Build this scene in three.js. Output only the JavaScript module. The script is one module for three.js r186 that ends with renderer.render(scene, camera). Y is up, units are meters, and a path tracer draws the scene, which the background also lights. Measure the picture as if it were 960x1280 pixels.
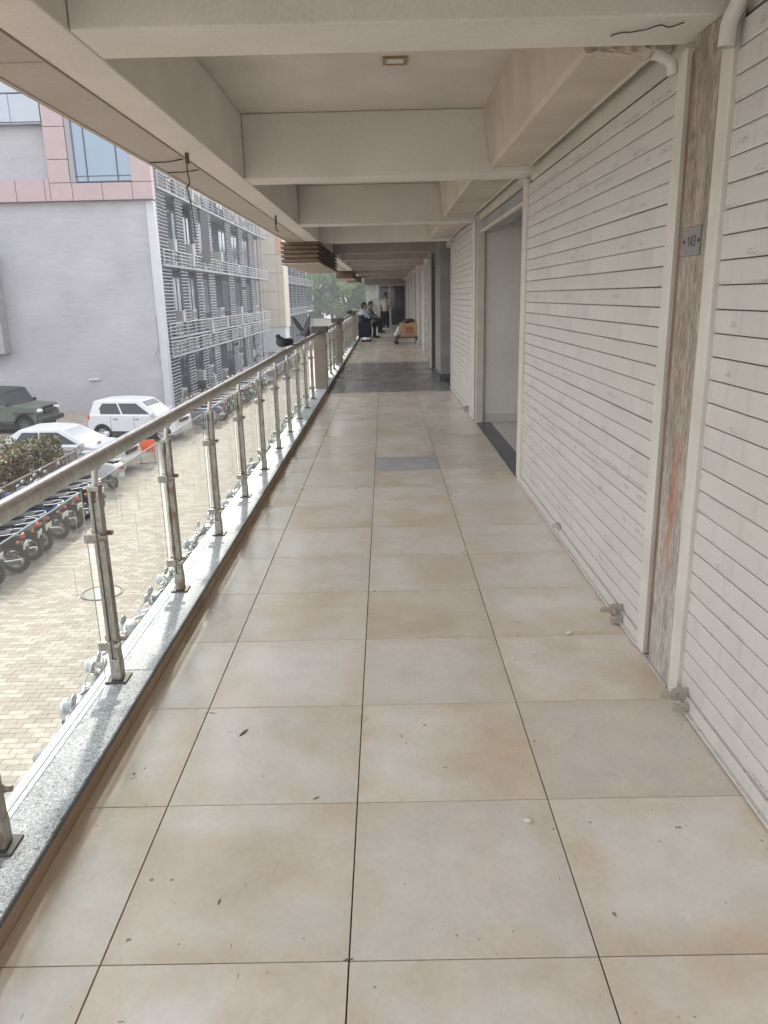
import * as THREE from 'three';
import { mergeGeometries } from 'three/addons/utils/BufferGeometryUtils.js';
import { RoundedBoxGeometry } from 'three/addons/geometries/RoundedBoxGeometry.js';
import { ConvexGeometry } from 'three/addons/geometries/ConvexGeometry.js';
import { MarchingCubes } from 'three/addons/objects/MarchingCubes.js';

// ---------------------------------------------------------------- camera, sky, sun, exposure
const rad = Math.PI / 180;
const scene = new THREE.Scene();
const camera = new THREE.PerspectiveCamera(67.38, 0.75, 0.05, 600);
camera.position.set(0, 1.535, 0);
camera.rotation.set(-15.665 * rad, 0.361 * rad, -1.318 * rad, 'YXZ');
const renderer = new THREE.WebGLRenderer({ antialias: true });
renderer.toneMapping = THREE.LinearToneMapping;
renderer.toneMappingExposure = 3.25;
renderer.shadowMap.enabled = true;
const sunDir = new THREE.Vector3(-0.205, 1, -1.39).normalize();
{
  const w = 512, h = 256, d = new Float32Array(w * h * 4);
  for (let j = 0; j < h; j++) for (let i = 0; i < w; i++) {
    const th = (j + 0.5) / h * Math.PI - Math.PI / 2, ph = ((i + 0.5) / w - 0.5) * 2 * Math.PI;
    const y = Math.sin(th), x = Math.cos(th) * Math.cos(ph), z = Math.cos(th) * Math.sin(ph);
    const up = Math.max(0, y), k = Math.pow(1 - up, 2.2);
    const c = Math.max(0, x * sunDir.x + y * sunDir.y + z * sunDir.z);
    const g = 0.22 * Math.pow(c, 6) + 0.5 * Math.pow(c, 60);
    const o = (j * w + i) * 4;
    const r0 = 0.617 + 0.163 * k, g0 = 0.637 + 0.147 * k, b0 = 0.69 + 0.105 * k;
    const dn = y < 0 ? 0.6 : 1;
    d[o] = (r0 + g) * dn; d[o + 1] = (g0 + g * 0.96) * dn; d[o + 2] = (b0 + g * 0.88) * dn; d[o + 3] = 1;
  }
  const t = new THREE.DataTexture(d, w, h, THREE.RGBAFormat, THREE.FloatType);
  t.mapping = THREE.EquirectangularReflectionMapping; t.magFilter = t.minFilter = THREE.LinearFilter; t.needsUpdate = true;
  scene.background = t; scene.environment = t;
}
const sun = new THREE.DirectionalLight(new THREE.Color(1, 0.93, 0.85), 3.1);
sun.position.copy(sunDir).multiplyScalar(120).add(new THREE.Vector3(-5, 0, -40));
sun.target.position.set(-5, 0, -40);
sun.castShadow = true; sun.shadow.radius = 5;
Object.assign(sun.shadow.camera, { left: -70, right: 70, top: 70, bottom: -70, near: 1, far: 300 });
sun.shadow.mapSize.set(4096, 4096);
scene.add(sun, sun.target);
scene.fog = new THREE.FogExp2(new THREE.Color(0.90, 0.95, 1.0), 0.0013);

// ---------------------------------------------------------------- helpers
function rng(seed) { let s = seed >>> 0; return () => { s = (s + 0x6D2B79F5) >>> 0; let t = s; t = Math.imul(t ^ (t >>> 15), t | 1); t ^= t + Math.imul(t ^ (t >>> 7), t | 61); return ((t ^ (t >>> 14)) >>> 0) / 4294967296; }; }
const R0 = rng(7), rr = (a, b) => a + (b - a) * R0();
const LAT = new Float32Array(65536); { const r = rng(99); for (let i = 0; i < 65536; i++) LAT[i] = r(); }
function vn(x, y) { const xi = Math.floor(x), yi = Math.floor(y), fx = x - xi, fy = y - yi, u = fx * fx * (3 - 2 * fx), v = fy * fy * (3 - 2 * fy);
  const a = LAT[(xi & 255) | ((yi & 255) << 8)], b = LAT[((xi + 1) & 255) | ((yi & 255) << 8)], c = LAT[(xi & 255) | (((yi + 1) & 255) << 8)], e = LAT[((xi + 1) & 255) | (((yi + 1) & 255) << 8)];
  return a + (b - a) * u + (c - a) * v + (a - b - c + e) * u * v; }
function fbm(x, y, n = 4) { let s = 0, a = 0.5, t = 0; for (let i = 0; i < n; i++) { s += a * vn(x, y); t += a; a *= 0.5; x = x * 2.03 + 17.1; y = y * 2.03 + 5.7; } return s / t; }
const ss = (a, b, x) => { const t = Math.min(1, Math.max(0, (x - a) / (b - a))); return t * t * (3 - 2 * t); };
const mix = (a, b, t) => a + (b - a) * t;
function tex(w, h, fn, srgb = true, wrap = true) {          // fn(u, v, i, j) -> [r, g, b] in 0..255 (or one number)
  const d = new Uint8Array(w * h * 4);
  for (let j = 0; j < h; j++) for (let i = 0; i < w; i++) {
    const c = fn((i + 0.5) / w, (j + 0.5) / h, i, j), o = (j * w + i) * 4;
    if (typeof c === 'number') d[o] = d[o + 1] = d[o + 2] = Math.max(0, Math.min(255, c));
    else { d[o] = Math.max(0, Math.min(255, c[0])); d[o + 1] = Math.max(0, Math.min(255, c[1])); d[o + 2] = Math.max(0, Math.min(255, c[2])); }
    d[o + 3] = 255;
  }
  const t = new THREE.DataTexture(d, w, h, THREE.RGBAFormat);
  t.magFilter = THREE.LinearFilter; t.minFilter = THREE.LinearMipmapLinearFilter; t.generateMipmaps = true;
  if (wrap) t.wrapS = t.wrapT = THREE.RepeatWrapping;
  if (srgb) t.colorSpace = THREE.SRGBColorSpace;
  t.needsUpdate = true; return t;
}
const metres = (t, sx, sy = sx) => { t.repeat.set(1 / sx, 1 / sy); return t; };
const lin = (r, g, b) => new THREE.Color().setRGB(r, g, b);
const std = (o) => new THREE.MeshStandardMaterial(o);
const paint = (r, g, b, roughness = 0.7, metalness = 0, more = {}) => std({ color: lin(r, g, b), roughness, metalness, ...more });
// a mottled surface: base colour in sRGB bytes, amount of blotch and grain, size in metres
function mottled(base, blotch, grain, size, roughness = 0.85, more = {}, px = 512, seed = 0, stain) {
  const m = metres(tex(px, px, (u, v) => {
    // periodic by blending two shifted copies
    const f = (x, y) => { const a = fbm(x * 5 + seed, y * 5 + seed * 2, 5) - 0.5, g = vn(x * px * 0.45, y * px * 0.45) - 0.5; let k = a * blotch + g * grain; let c = [base[0] + k, base[1] + k, base[2] + k]; if (stain) c = stain(x, y, c); return c; };
    const wu = ss(0.75, 1, u), wv = ss(0.75, 1, v), a = f(u, v), b = wu ? f(u - 1, v) : a, c = wv ? f(u, v - 1) : a, e = wu && wv ? f(u - 1, v - 1) : a;
    return [0, 1, 2].map(i => a[i] * (1 - wu) * (1 - wv) + b[i] * wu * (1 - wv) + c[i] * (1 - wu) * wv + e[i] * wu * wv);
  }), size);
  return std({ map: m, roughness, ...more });
}
const ni = (g) => (g.index ? g.toNonIndexed() : g);
function boxUV(g, ox = 0, oy = 0) {                          // uv in metres by the way a face points
  g = ni(g); if (!g.attributes.normal) g.computeVertexNormals();
  const p = g.attributes.position, n = p.count, uv = new Float32Array(n * 2);
  for (let i = 0; i < n; i += 3) {
    const ax = p.getX(i), ay = p.getY(i), az = p.getZ(i), bx = p.getX(i + 1) - ax, by = p.getY(i + 1) - ay, bz = p.getZ(i + 1) - az, cx = p.getX(i + 2) - ax, cy = p.getY(i + 2) - ay, cz = p.getZ(i + 2) - az;
    const nx = Math.abs(by * cz - bz * cy), ny = Math.abs(bz * cx - bx * cz), nz = Math.abs(bx * cy - by * cx);
    for (let k = i; k < i + 3; k++) {
      const x = p.getX(k), y = p.getY(k), z = p.getZ(k);
      const [u, v] = nx >= ny && nx >= nz ? [z, y] : ny >= nz ? [x, z] : [x, y];
      uv[2 * k] = u + ox; uv[2 * k + 1] = v + oy;
    }
  }
  g.setAttribute('uv', new THREE.BufferAttribute(uv, 2));
  for (const k of Object.keys(g.attributes)) if (!['position', 'normal', 'uv', 'color'].includes(k)) g.deleteAttribute(k);
  return g;
}
const at = (g, x = 0, y = 0, z = 0, rx = 0, ry = 0, rz = 0) => { const m = new THREE.Matrix4().makeRotationFromEuler(new THREE.Euler(rx, ry, rz)); m.setPosition(x, y, z); return g.applyMatrix4(m); };
const box = (w, h, d, x = 0, y = 0, z = 0, rx = 0, ry = 0, rz = 0) => at(new THREE.BoxGeometry(w, h, d), x, y, z, rx, ry, rz);
const rbox = (w, h, d, x = 0, y = 0, z = 0, r = 0.01, rx = 0, ry = 0, rz = 0, s = 2) => at(new RoundedBoxGeometry(w, h, d, s, Math.min(r, w * 0.49, h * 0.49, d * 0.49)), x, y, z, rx, ry, rz);
const span = (x0, x1, y0, y1, z0, z1) => box(Math.abs(x1 - x0), Math.abs(y1 - y0), Math.abs(z1 - z0), (x0 + x1) / 2, (y0 + y1) / 2, (z0 + z1) / 2);
const rspan = (x0, x1, y0, y1, z0, z1, r = 0.006) => rbox(Math.abs(x1 - x0), Math.abs(y1 - y0), Math.abs(z1 - z0), (x0 + x1) / 2, (y0 + y1) / 2, (z0 + z1) / 2, r, 0, 0, 0, 1);
const V = (x, y, z) => new THREE.Vector3(x, y, z);
function rod(a, b, r0, r1 = r0, seg = 8) { const A = V(...a), B = V(...b), L = A.distanceTo(B); const g = new THREE.CylinderGeometry(r1, r0, L, seg); const q = new THREE.Quaternion().setFromUnitVectors(V(0, 1, 0), B.clone().sub(A).normalize()); g.applyQuaternion(q); g.translate((A.x + B.x) / 2, (A.y + B.y) / 2, (A.z + B.z) / 2); return g; }
const tube = (pts, r, n = 24, seg = 6) => new THREE.TubeGeometry(new THREE.CatmullRomCurve3(pts.map(p => V(...p))), n, r, seg);
const disc = (r, t, seg = 20, x = 0, y = 0, z = 0, rx = Math.PI / 2, ry = 0, rz = 0) => at(new THREE.CylinderGeometry(r, r, t, seg), x, y, z, rx, ry, rz);
const ball = (r, x, y, z, sx = 1, sy = 1, sz = 1, seg = 14) => { const g = new THREE.SphereGeometry(r, seg, Math.round(seg * 0.7)); g.scale(sx, sy, sz); g.translate(x, y, z); return g; };
function join(list, ox, oy) { const l = (Array.isArray(list) ? list : [list]).map(g => boxUV(g, ox, oy)); return l.length === 1 ? l[0] : mergeGeometries(l); }
const used = new Map();
function numbered(n) { const k = used.get(n) || 0; used.set(n, k + 1); return k ? `${n}_${String(k).padStart(3, '0')}` : n; }
function mesh(name, geo, mat, parent = scene, ox, oy) {
  const m = new THREE.Mesh(join(geo, ox, oy), mat); m.name = parent === scene ? numbered(name) : name;
  m.castShadow = m.receiveShadow = true; parent.add(m); return m;
}
function shared(name, geo, mat, parent) { const m = new THREE.Mesh(geo, mat); m.name = name; m.castShadow = m.receiveShadow = true; parent.add(m); return m; }
const tag = (o, label, category, group) => { o.userData.label = label; o.userData.category = category; if (group) o.userData.group = group; return o; };
const structure = (o) => { o.userData.kind = 'structure'; return o; };
function thing(name, label, category, [x, y, z] = [0, 0, 0], turn = 0, group) {
  const o = new THREE.Group(); o.name = numbered(name); o.position.set(x, y, z); o.rotation.y = turn; scene.add(o);
  return label ? tag(o, label, category, group) : o;
}
function copyOf(src, [x, y, z], turn, label) { const c = src.clone(); c.name = numbered(src.name.replace(/_\d{3}$/, '')); c.userData = { ...src.userData }; if (label) c.userData.label = label; c.position.set(x, y, z); c.rotation.y = turn; scene.add(c); return c; }
function leafCloud(n, place, size, seed, tones) {           // n small folded leaves as one geometry with per-leaf colours
  const r = rng(seed), P = new Float32Array(n * 18), N = new Float32Array(n * 18), C = new Float32Array(n * 18), U = new Float32Array(n * 12);
  const q = new THREE.Quaternion(), e = new THREE.Euler(), v = V(0, 0, 0), nn = V(0, 0, 0);
  const local = [[-0.5, 0, 0], [0, 0.06, 0.32], [0.5, 0, 0], [-0.5, 0, 0], [0.5, 0, 0], [0, 0.06, -0.32]];
  for (let i = 0; i < n; i++) {
    const p = place(r); const s = size * (0.6 + 0.8 * r());
    e.set((r() - 0.5) * 2.4, r() * 6.28, (r() - 0.5) * 2.4); q.setFromEuler(e);
    const t = tones[Math.floor(r() * tones.length)], k = 0.75 + 0.5 * r();
    nn.set(0, 1, 0).applyQuaternion(q);
    for (let j = 0; j < 6; j++) { v.set(...local[j]).multiplyScalar(s).applyQuaternion(q); const o = i * 18 + j * 3;
      P[o] = p[0] + v.x; P[o + 1] = p[1] + v.y; P[o + 2] = p[2] + v.z; N[o] = nn.x; N[o + 1] = nn.y; N[o + 2] = nn.z; C[o] = t[0] * k; C[o + 1] = t[1] * k; C[o + 2] = t[2] * k; U[i * 12 + j * 2] = local[j][0]; U[i * 12 + j * 2 + 1] = local[j][2]; }
  }
  const g = new THREE.BufferGeometry(); g.setAttribute('position', new THREE.BufferAttribute(P, 3)); g.setAttribute('normal', new THREE.BufferAttribute(N, 3)); g.setAttribute('uv', new THREE.BufferAttribute(U, 2)); g.setAttribute('color', new THREE.BufferAttribute(C, 3)); return g;
}
// ---------------------------------------------------------------- materials of the corridor
const plasterDim = mottled([182, 174, 166], 30, 12, 1.6, 0.9, {}, 512, 5);  // darker plaster copy; dimness of the far beams is put into its colour
const plaster = mottled([205, 198, 189], 26, 12, 1.9, 0.9, { bumpMap: null }, 512, 3);
const plasterWhite = mottled([221, 215, 208], 20, 10, 1.7, 0.88, {}, 512, 11);
const boardMat = mottled([205, 194, 181], 36, 10, 1.3, 0.85, {}, 512, 21);
const soffitMat = mottled([176, 167, 156], 16, 8, 2.3, 0.6, {}, 512, 31);
const greyWall = mottled([150, 148, 145], 26, 12, 1.4, 0.85, {}, 512, 41);
const graniteMap = metres(tex(1024, 1024, (u, v) => {
  const a = vn(u * 330, v * 330), b = vn(u * 170 + 9, v * 170 + 3), c = fbm(u * 7, v * 7, 4) - 0.5;
  let k = 176 + (a - 0.5) * 84 + c * 40; if (b > 0.78) k -= 58 * ss(0.78, 0.9, b); if (b < 0.2) k += 45 * ss(0.2, 0.08, b);
  const dirt = ss(0.62, 0.78, fbm(u * 11 + 40, v * 11, 5)) * 30; k -= dirt;
  return [k - 1, k, k + 4];
}), 1.1);
const granite = std({ map: graniteMap, roughness: 0.45 });
const graniteEdge = mottled([92, 92, 92], 30, 40, 0.7, 0.6, {}, 512, 51);
const riserMat = mottled([163, 138, 112], 46, 14, 0.9, 0.5, {}, 512, 61);  // brown tint holds the riser's shade and warm bounced light
const steel = std({ map: metres(tex(256, 256, (u, v) => { const k = 200 + (vn(u * 90, v * 7) - 0.5) * 26 + (fbm(u * 9, v * 9, 4) - 0.5) * 40; return [k, k - 2, k - 7]; }), 0.4), roughness: 0.3, metalness: 0.9, roughnessMap: metres(tex(256, 256, (u, v) => 58 + fbm(u * 12, v * 12, 4) * 60, false), 0.5) });
steel.roughness = 1;
const rustySteel = std({ map: metres(tex(512, 512, (u, v) => { const a = ss(0.54, 0.78, fbm(u * 14, v * 5, 5)) * 0.7; const k = 168 + (vn(u * 120, v * 30) - 0.5) * 40; return [mix(k, 118, a), mix(k - 5, 92, a), mix(k - 13, 70, a)]; }), 0.5), roughness: 0.42, metalness: 0.65 });
const darkSteel = paint(0.09, 0.085, 0.08, 0.5, 0.6);
const grout = mottled([40, 36, 33], 20, 20, 0.5, 0.95, {}, 256, 71);
const glassMat = new THREE.MeshPhysicalMaterial({ color: lin(0.88, 0.95, 0.92), roughness: 0.03, transmission: 0.87, thickness: 0, ior: 1.5 });
const glassEdge = paint(0.34, 0.44, 0.41, 0.3);
const shutterMap = (seed) => metres(tex(1024, 1024, (u, v) => {
  let k = (fbm(u * 4 + seed, v * 4, 5) - 0.5) * 16 + (vn(u * 500, v * 500) - 0.5) * 7;
  k -= ss(0.62, 0.8, fbm(u * 24 + seed * 3, v * 3 + 9, 4)) * 7;             // run-down dirt
  let c = [203 + k, 198 + k, 191 + k];
  const sp = vn(u * 260 + seed, v * 260); if (sp > 0.965) { const q = ss(0.965, 0.99, sp) * 100; c = [c[0] - q, c[1] - q * 1.1, c[2] - q * 1.2]; }
  const st = vn(u * 5 + seed * 2, v * 9); if (st > 0.72 && ((v * 12.8) % 1) > 0.35 && ((v * 12.8) % 1) < 0.6) { const q = ss(0.55, 0.7, vn(u * 420, v * 200)) * 55 * ss(0.72, 0.82, st); c = c.map(x => x - q); }   // faded stamp marks
  return c;
}), 1.0);
const shutterMats = [0, 1, 2].map(i => std({ map: shutterMap(i * 13 + 2), roughness: 0.55 }));
const oldShutter = std({ map: metres(tex(512, 512, (u, v) => { const a = ss(0.45, 0.7, fbm(u * 3 + 5, v * 6, 5)), k = (vn(u * 200, v * 200) - 0.5) * 14; return [mix(176, 150, a) + k, mix(172, 112, a) + k, mix(166, 82, a) + k]; }), 1.6), roughness: 0.7 });
const greyShutter = mottled([158, 156, 154], 26, 10, 1.2, 0.65, {}, 512, 85);  // far shutters darkened in colour to stand for the dim corridor end
const guideMat = mottled([208, 202, 192], 24, 10, 0.8, 0.5, {}, 512, 81);
const brownFrame = mottled([121, 98, 76], 40, 20, 0.6, 0.6, {}, 256, 83);
const pillarStone = std({ map: metres(tex(512, 2048, (u, v) => {                    // weathered stone strip, streaked, with a rust run
  const s = vn(u * 60, v * 70) * 0.45 + vn(u * 120, v * 150 + 7) * 0.3 + vn(u * 44, v * 18) * 0.25, b = fbm(u * 5, v * 9, 4);
  let k = (s - 0.5) * 110 + (b - 0.5) * 44;
  let c = [157 + k, 145 + k * 0.98, 131 + k * 0.95];
  const low = ss(0.46, 0.28, v + (b - 0.5) * 0.3);
  c = [mix(c[0], 168 + k, low), mix(c[1], 161 + k, low), mix(c[2], 153 + k, low)];
  const cx = Math.abs(u - 0.5 - (vn(v * 9, 3) - 0.5) * 0.16), run = 0.8 * ss(0.3, 0.04, cx) * ss(0.14, 0.26, v) * ss(0.46, 0.36, v) * ss(0.2, 0.62, vn(u * 46, v * 90) * 0.55 + vn(u * 15, v * 30) * 0.5);
  return [mix(c[0], 164 + k * 0.6, run), mix(c[1], 116 + k * 0.6, run), mix(c[2], 92 + k * 0.6, run)];
}), 0.27, 2.4), roughness: 0.85 });
// ---------------------------------------------------------------- corridor floor: every tile a piece of its own
const TX = [-0.985, -0.718, -0.118, 0.482, 1.112], TZ0 = -1.4857, ENDZ = -42.2;
function floorColour(x, z) {
  let i = 0; while (i < 3 && x > TX[i + 1]) i++;
  const j = Math.floor((TZ0 - z) / 0.6), h1 = LAT[((i * 37 + j * 101) & 0xffff) >>> 0], h2 = LAT[((i * 71 + j * 53 + 999) & 0xffff)];
  const ox = h1 * 90, oz = h2 * 90;
  const big = fbm(x * 1.7 + ox, z * 1.7 + oz, 4), mid = fbm(x * 7 + oz, z * 7 + ox, 5), fine = z > -6.9 ? vn(x * 95, z * 95) - 0.5 : 0, cl = fbm(x * 14 + ox, z * 14, 3) - 0.5;
  const ex = Math.min(x - TX[i], TX[i + 1] - x), fz = (TZ0 - z) / 0.6 - j, ez = Math.min(fz, 1 - fz) * 0.6, ed = Math.min(ex, ez) + (big - 0.5) * 0.3 + (h1 - 0.5) * 0.06;
  const warm = Math.min(1, ss(0.1, -0.02, ed) * (0.15 + 0.4 * mid) + ss(0.42, 0.74, big) * 0.75 + ss(0.4, 0.85, mid) * 0.35 + (h1 > 0.83 ? 0.3 : 0)) * (0.4 + 0.6 * h2);
  let k = (h2 - 0.5) * 14 + fine * 7 + cl * 12 + (mid - 0.5) * 14;
  let c = [mix(220, 197, warm) + k, mix(214, 179, warm) + k, mix(206, 155, warm) + k];
  if (i === 2 && j === 9) c = [184 + k, 186 + k, 189 + k];                                // the odd grey tile
  if (j >= 19 && j < 29) c = [136 + k * 1.3, 136 + k * 1.3, 138 + k * 1.3];      // ten rows laid in grey tile
  const sp = vn(x * 34 + 5, z * 34 + 7), sp2 = vn(x * 90, z * 90 + 31); if (sp > 0.975 && sp2 > 0.6) c = c.map(v => v * 0.6); else if (sp2 > 0.985) c = c.map(v => v * 0.66);
  return c;
}
const FL = { near: [0.8, -6.9, 1024, 2048], far: [-6.8, -42.6, 512, 2048] }, FX0 = -1.05, FX1 = 1.35;
function floorMat(a, b, w, h) {
  const m = tex(w, h, (u, v) => floorColour(FX0 + u * (FX1 - FX0), a + v * (b - a)), true, false);
  const r = tex(512, 1024, (u, v) => { const x = FX0 + u * (FX1 - FX0), z = a + v * (b - a); return 44 + fbm(x * 2 + 9, z * 2, 3) * 46; }, false, false);
  return std({ map: m, roughnessMap: r, roughness: 1 });
}
const tileNear = floorMat(...FL.near), tileFar = floorMat(...FL.far);
const floorG = structure(thing('corridor_floor'));
{
  mesh('screed', span(-1.0, 1.13, -0.05, -0.008, 0.9, ENDZ), grout, floorG);
  mesh('slab', span(-1.17, 1.13, -0.35, -0.05, 0.9, ENDZ), plaster, floorG);
  const gap = 0.002, bv = 0.0008;
  const r = rng(5);
  for (let j = -4; j < 68; j++) for (let i = 0; i < 4; i++) {
    const z1 = TZ0 - 0.6 * j, z0 = z1 - 0.6; if (z1 > 0.8) continue;
    const zc = (z0 + z1) / 2, far = zc < -6.85, [a, b] = far ? FL.far : FL.near;
    const x0 = TX[i] + gap, x1 = TX[i + 1] - gap, w0 = z0 + gap, w1 = z1 - gap, y = (r() - 0.5) * 0.0008, tip = (r() - 0.5) * 0.0012;
    const P = [], U = [], q = (A, B, C, D) => { for (const p of [A, B, C, A, C, D]) { P.push(...p); U.push((p[0] - FX0) / (FX1 - FX0), (p[2] - a) / (b - a)); } };
    const T = [[x0 + bv, y + tip, w1 - bv], [x1 - bv, y, w1 - bv], [x1 - bv, y, w0 + bv], [x0 + bv, y + tip, w0 + bv]], M = [[x0, y - bv, w1], [x1, y - bv, w1], [x1, y - bv, w0], [x0, y - bv, w0]], L = M.map(p => [p[0], -0.008, p[2]]);
    q(...T); for (let k = 0; k < 4; k++) { const n = (k + 1) % 4; q(M[k], M[n], T[n], T[k]); q(L[k], L[n], M[n], M[k]); }
    const g = new THREE.BufferGeometry(); g.setAttribute('position', new THREE.Float32BufferAttribute(P, 3)); g.setAttribute('uv', new THREE.Float32BufferAttribute(U, 2)); g.computeVertexNormals();
    shared('tile', g, far ? tileFar : tileNear, floorG);
  }
}
// a few scraps lying on the tiles
{
  const leafM = paint(0.12, 0.1, 0.08, 0.9), chipM = paint(0.7, 0.68, 0.64, 0.8);
  const spots = [[-0.25, -2.11, 0.022, 0.5], [-0.47, -1.68, 0.022, 1.4], [-0.55, -2.5, 0.055, 1.05], [-0.12, -1.487, 0.026, 0.1]];
  spots.forEach(([x, z, s, a], i) => {
    const sh = new THREE.Shape(); sh.moveTo(-s / 2, 0); sh.quadraticCurveTo(-s * 0.1, s * 0.24, s / 2, s * 0.05); sh.quadraticCurveTo(0, -s * 0.16, -s / 2, 0);
    const g = new THREE.ExtrudeGeometry(sh, { depth: 0.0015, bevelEnabled: false, curveSegments: 5 }); g.rotateX(-Math.PI / 2);
    const m = mesh('dry_leaf', g, leafM); m.position.set(x, 0.001, z); m.rotation.set(0.05, a, 0.04);
    tag(m, 'small curled dark leaf scrap lying on the beige floor tiles', 'leaf', 'leaf scraps on the corridor floor');
  });
  [[0.4, -1.98, 0.011], [0.53, -3.05, 0.009], [0.83, -3.3, 0.014]].forEach(([x, z, s]) => { const g = new THREE.IcosahedronGeometry(s, 1); g.scale(1.2, 0.5, 0.9); const m = mesh('plaster_crumb', g, chipM); m.position.set(x, s * 0.45, z); tag(m, 'white crumb of plaster lying on the beige floor tiles', 'crumb', 'plaster crumbs on the corridor floor'); });
}
// ---------------------------------------------------------------- kerb under the railing
const KY = 0.09;
{
  const k = thing('granite_kerb', 'long low kerb of speckled grey granite with tiled riser coloured brown like shade under railing', 'kerb');
  mesh('core', span(-1.17, -0.992, -0.33, KY - 0.022, 0.9, ENDZ), plaster, k);
  let z = 0.9; const r = rng(12);
  while (z > ENDZ) { const L = Math.min(1.75 + 0.2 * r(), z - ENDZ); mesh('granite_slab', rspan(-1.18, -0.972, KY - 0.022, KY, z - 0.001, z - L + 0.001, 0.004), granite, k, r() * 3, r() * 3); z -= L; if (L < 0.5) break; }
  z = 0.75; let n = 0;
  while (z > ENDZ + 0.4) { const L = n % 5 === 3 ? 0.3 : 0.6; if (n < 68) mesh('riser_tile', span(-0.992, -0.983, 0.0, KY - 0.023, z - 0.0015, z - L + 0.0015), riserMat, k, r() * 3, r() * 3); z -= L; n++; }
  mesh('slab_edge', span(-0.9735, -0.969, KY - 0.02, KY - 0.003, 0.9, ENDZ), graniteEdge, k);
}
// ---------------------------------------------------------------- glass railing
const RX = -1.09, drip = paint(0.62, 0.64, 0.62, 0.9);
function clampGeo(z, s) { return [rbox(0.05, 0.036, 0.022, RX - 0.022, 0, z + s * 0.036, 0.005), rod([RX + 0.014, 0, z + s * 0.036], [RX + 0.034, 0, z + s * 0.036], 0.011, 0.009, 10), rbox(0.03, 0.03, 0.03, RX - 0.002, 0, z + s * 0.024, 0.004)]; }
function railing(label, zs, zA, zB, seed) {
  const t = thing('glass_railing', label, 'railing', [0, 0, 0], 0), r = rng(seed);
  mesh('handrail', rod([-1.08, 0.98, zA], [-1.08, 0.98, zB], 0.031, 0.031, 32), steel, t);
  zs.forEach((z, i) => {
    const p = mesh('post', [rbox(0.011, 0.72, 0.04, RX + 0.014, KY + 0.43, z, 0.003), rbox(0.011, 0.72, 0.04, RX - 0.014, KY + 0.43, z, 0.003), rbox(0.018, 0.66, 0.026, RX, KY + 0.4, z, 0.003), rbox(0.044, 0.09, 0.046, RX, KY + 0.05, z, 0.006), rbox(0.044, 0.02, 0.046, RX, KY + 0.785, z, 0.004)], rustySteel, t, r() * 3, r() * 3);
    mesh('base_plate', rbox(0.085, 0.008, 0.085, RX, KY + 0.004, z, 0.003), darkSteel, p);
    mesh('stub', [rod([RX, KY + 0.79, z], [-1.08, 0.955, z], 0.012, 0.012, 12), rbox(0.03, 0.012, 0.05, -1.08, 0.95, z, 0.004)], steel, p);
    for (const y of [KY + 0.16, KY + 0.6]) for (const s of [-1, 1]) mesh('clamp', clampGeo(z, s).map(g => g.translate(0, y, 0)), rustySteel, p);
  });
  for (let i = 0; i < zs.length - 1; i++) {
    const a = zs[i] - 0.032, b = zs[i + 1] + 0.032, gx = RX - 0.04;
    const q = new THREE.PlaneGeometry(Math.abs(a - b), 0.75); q.rotateY(Math.PI / 2); q.translate(gx, KY + 0.4, (a + b) / 2);
    const pane = mesh('glass_panel', q, glassMat, t);
    mesh('glass_edge', [box(0.006, 0.004, Math.abs(a - b), gx, KY + 0.777, (a + b) / 2), box(0.006, 0.004, Math.abs(a - b), gx, KY + 0.023, (a + b) / 2), box(0.004, 0.75, 0.0012, gx, KY + 0.4, a), box(0.004, 0.75, 0.0012, gx, KY + 0.4, b)], glassEdge, pane);
    if (zs[i] > -9) { const d = []; const n = 3 + Math.floor(r() * 4); for (let k = 0; k < n; k++) { const z = mix(a, b, 0.08 + 0.84 * r()), y1 = KY + mix(0.45, 0.74, r()), L = 0.08 + 0.3 * r() * r(); d.push([box(0.0008, L, 0.0016 + 0.0022 * r(), gx + 0.0012, y1 - L / 2, z, (r() - 0.5) * 0.05)]); } d.forEach(q => mesh('dried_drip', q, drip, pane)); }
  }
}
const Z1 = []; for (let z = 0.14; z > -12.2; z -= 0.97) Z1.push(z);
railing('glass railing with steel handrail where two pigeons perch', Z1, 0.6, -12.78, 1);
railing('glass railing between the first and second square steel pillars', [-13.5, -14.5, -15.5, -16.5, -17.45], -13.12, -17.75, 2);
const Z3 = []; for (let z = -18.5; z > -26.3; z -= 0.95) Z3.push(z);
railing('glass railing running from the second square pillar to the seated people', Z3, -18.1, -26.6, 3);
const Z4 = []; for (let z = -27.5; z > -41.6; z -= 1.0) Z4.push(z);
railing('glass railing beside the seated people at the far end', Z4, -26.9, -42, 4);
const pillarPaint = mottled([124, 117, 106], 24, 14, 0.8, 0.6, {}, 256, 91);
[[-12.95, 'square tan steel pillar beside the hanging slatted box'], [-17.92, 'square steel pillar at the far edge of the dark floor tiles'], [-26.75, 'square steel pillar beside the seated people']].forEach(([z, l]) => {
  const t = thing('railing_pillar', l, 'pillar', [RX + 0.02, KY, z]);
  mesh('shaft', [rbox(0.2, 0.9, 0.09, 0, 0.45, 0.08, 0.006), rbox(0.17, 0.88, 0.1, 0.0, 0.44, -0.03, 0.006)], pillarPaint, t);
  mesh('cap', rbox(0.26, 0.1, 0.3, 0, 0.95, 0.02, 0.008), darkSteel, t);
});
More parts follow.
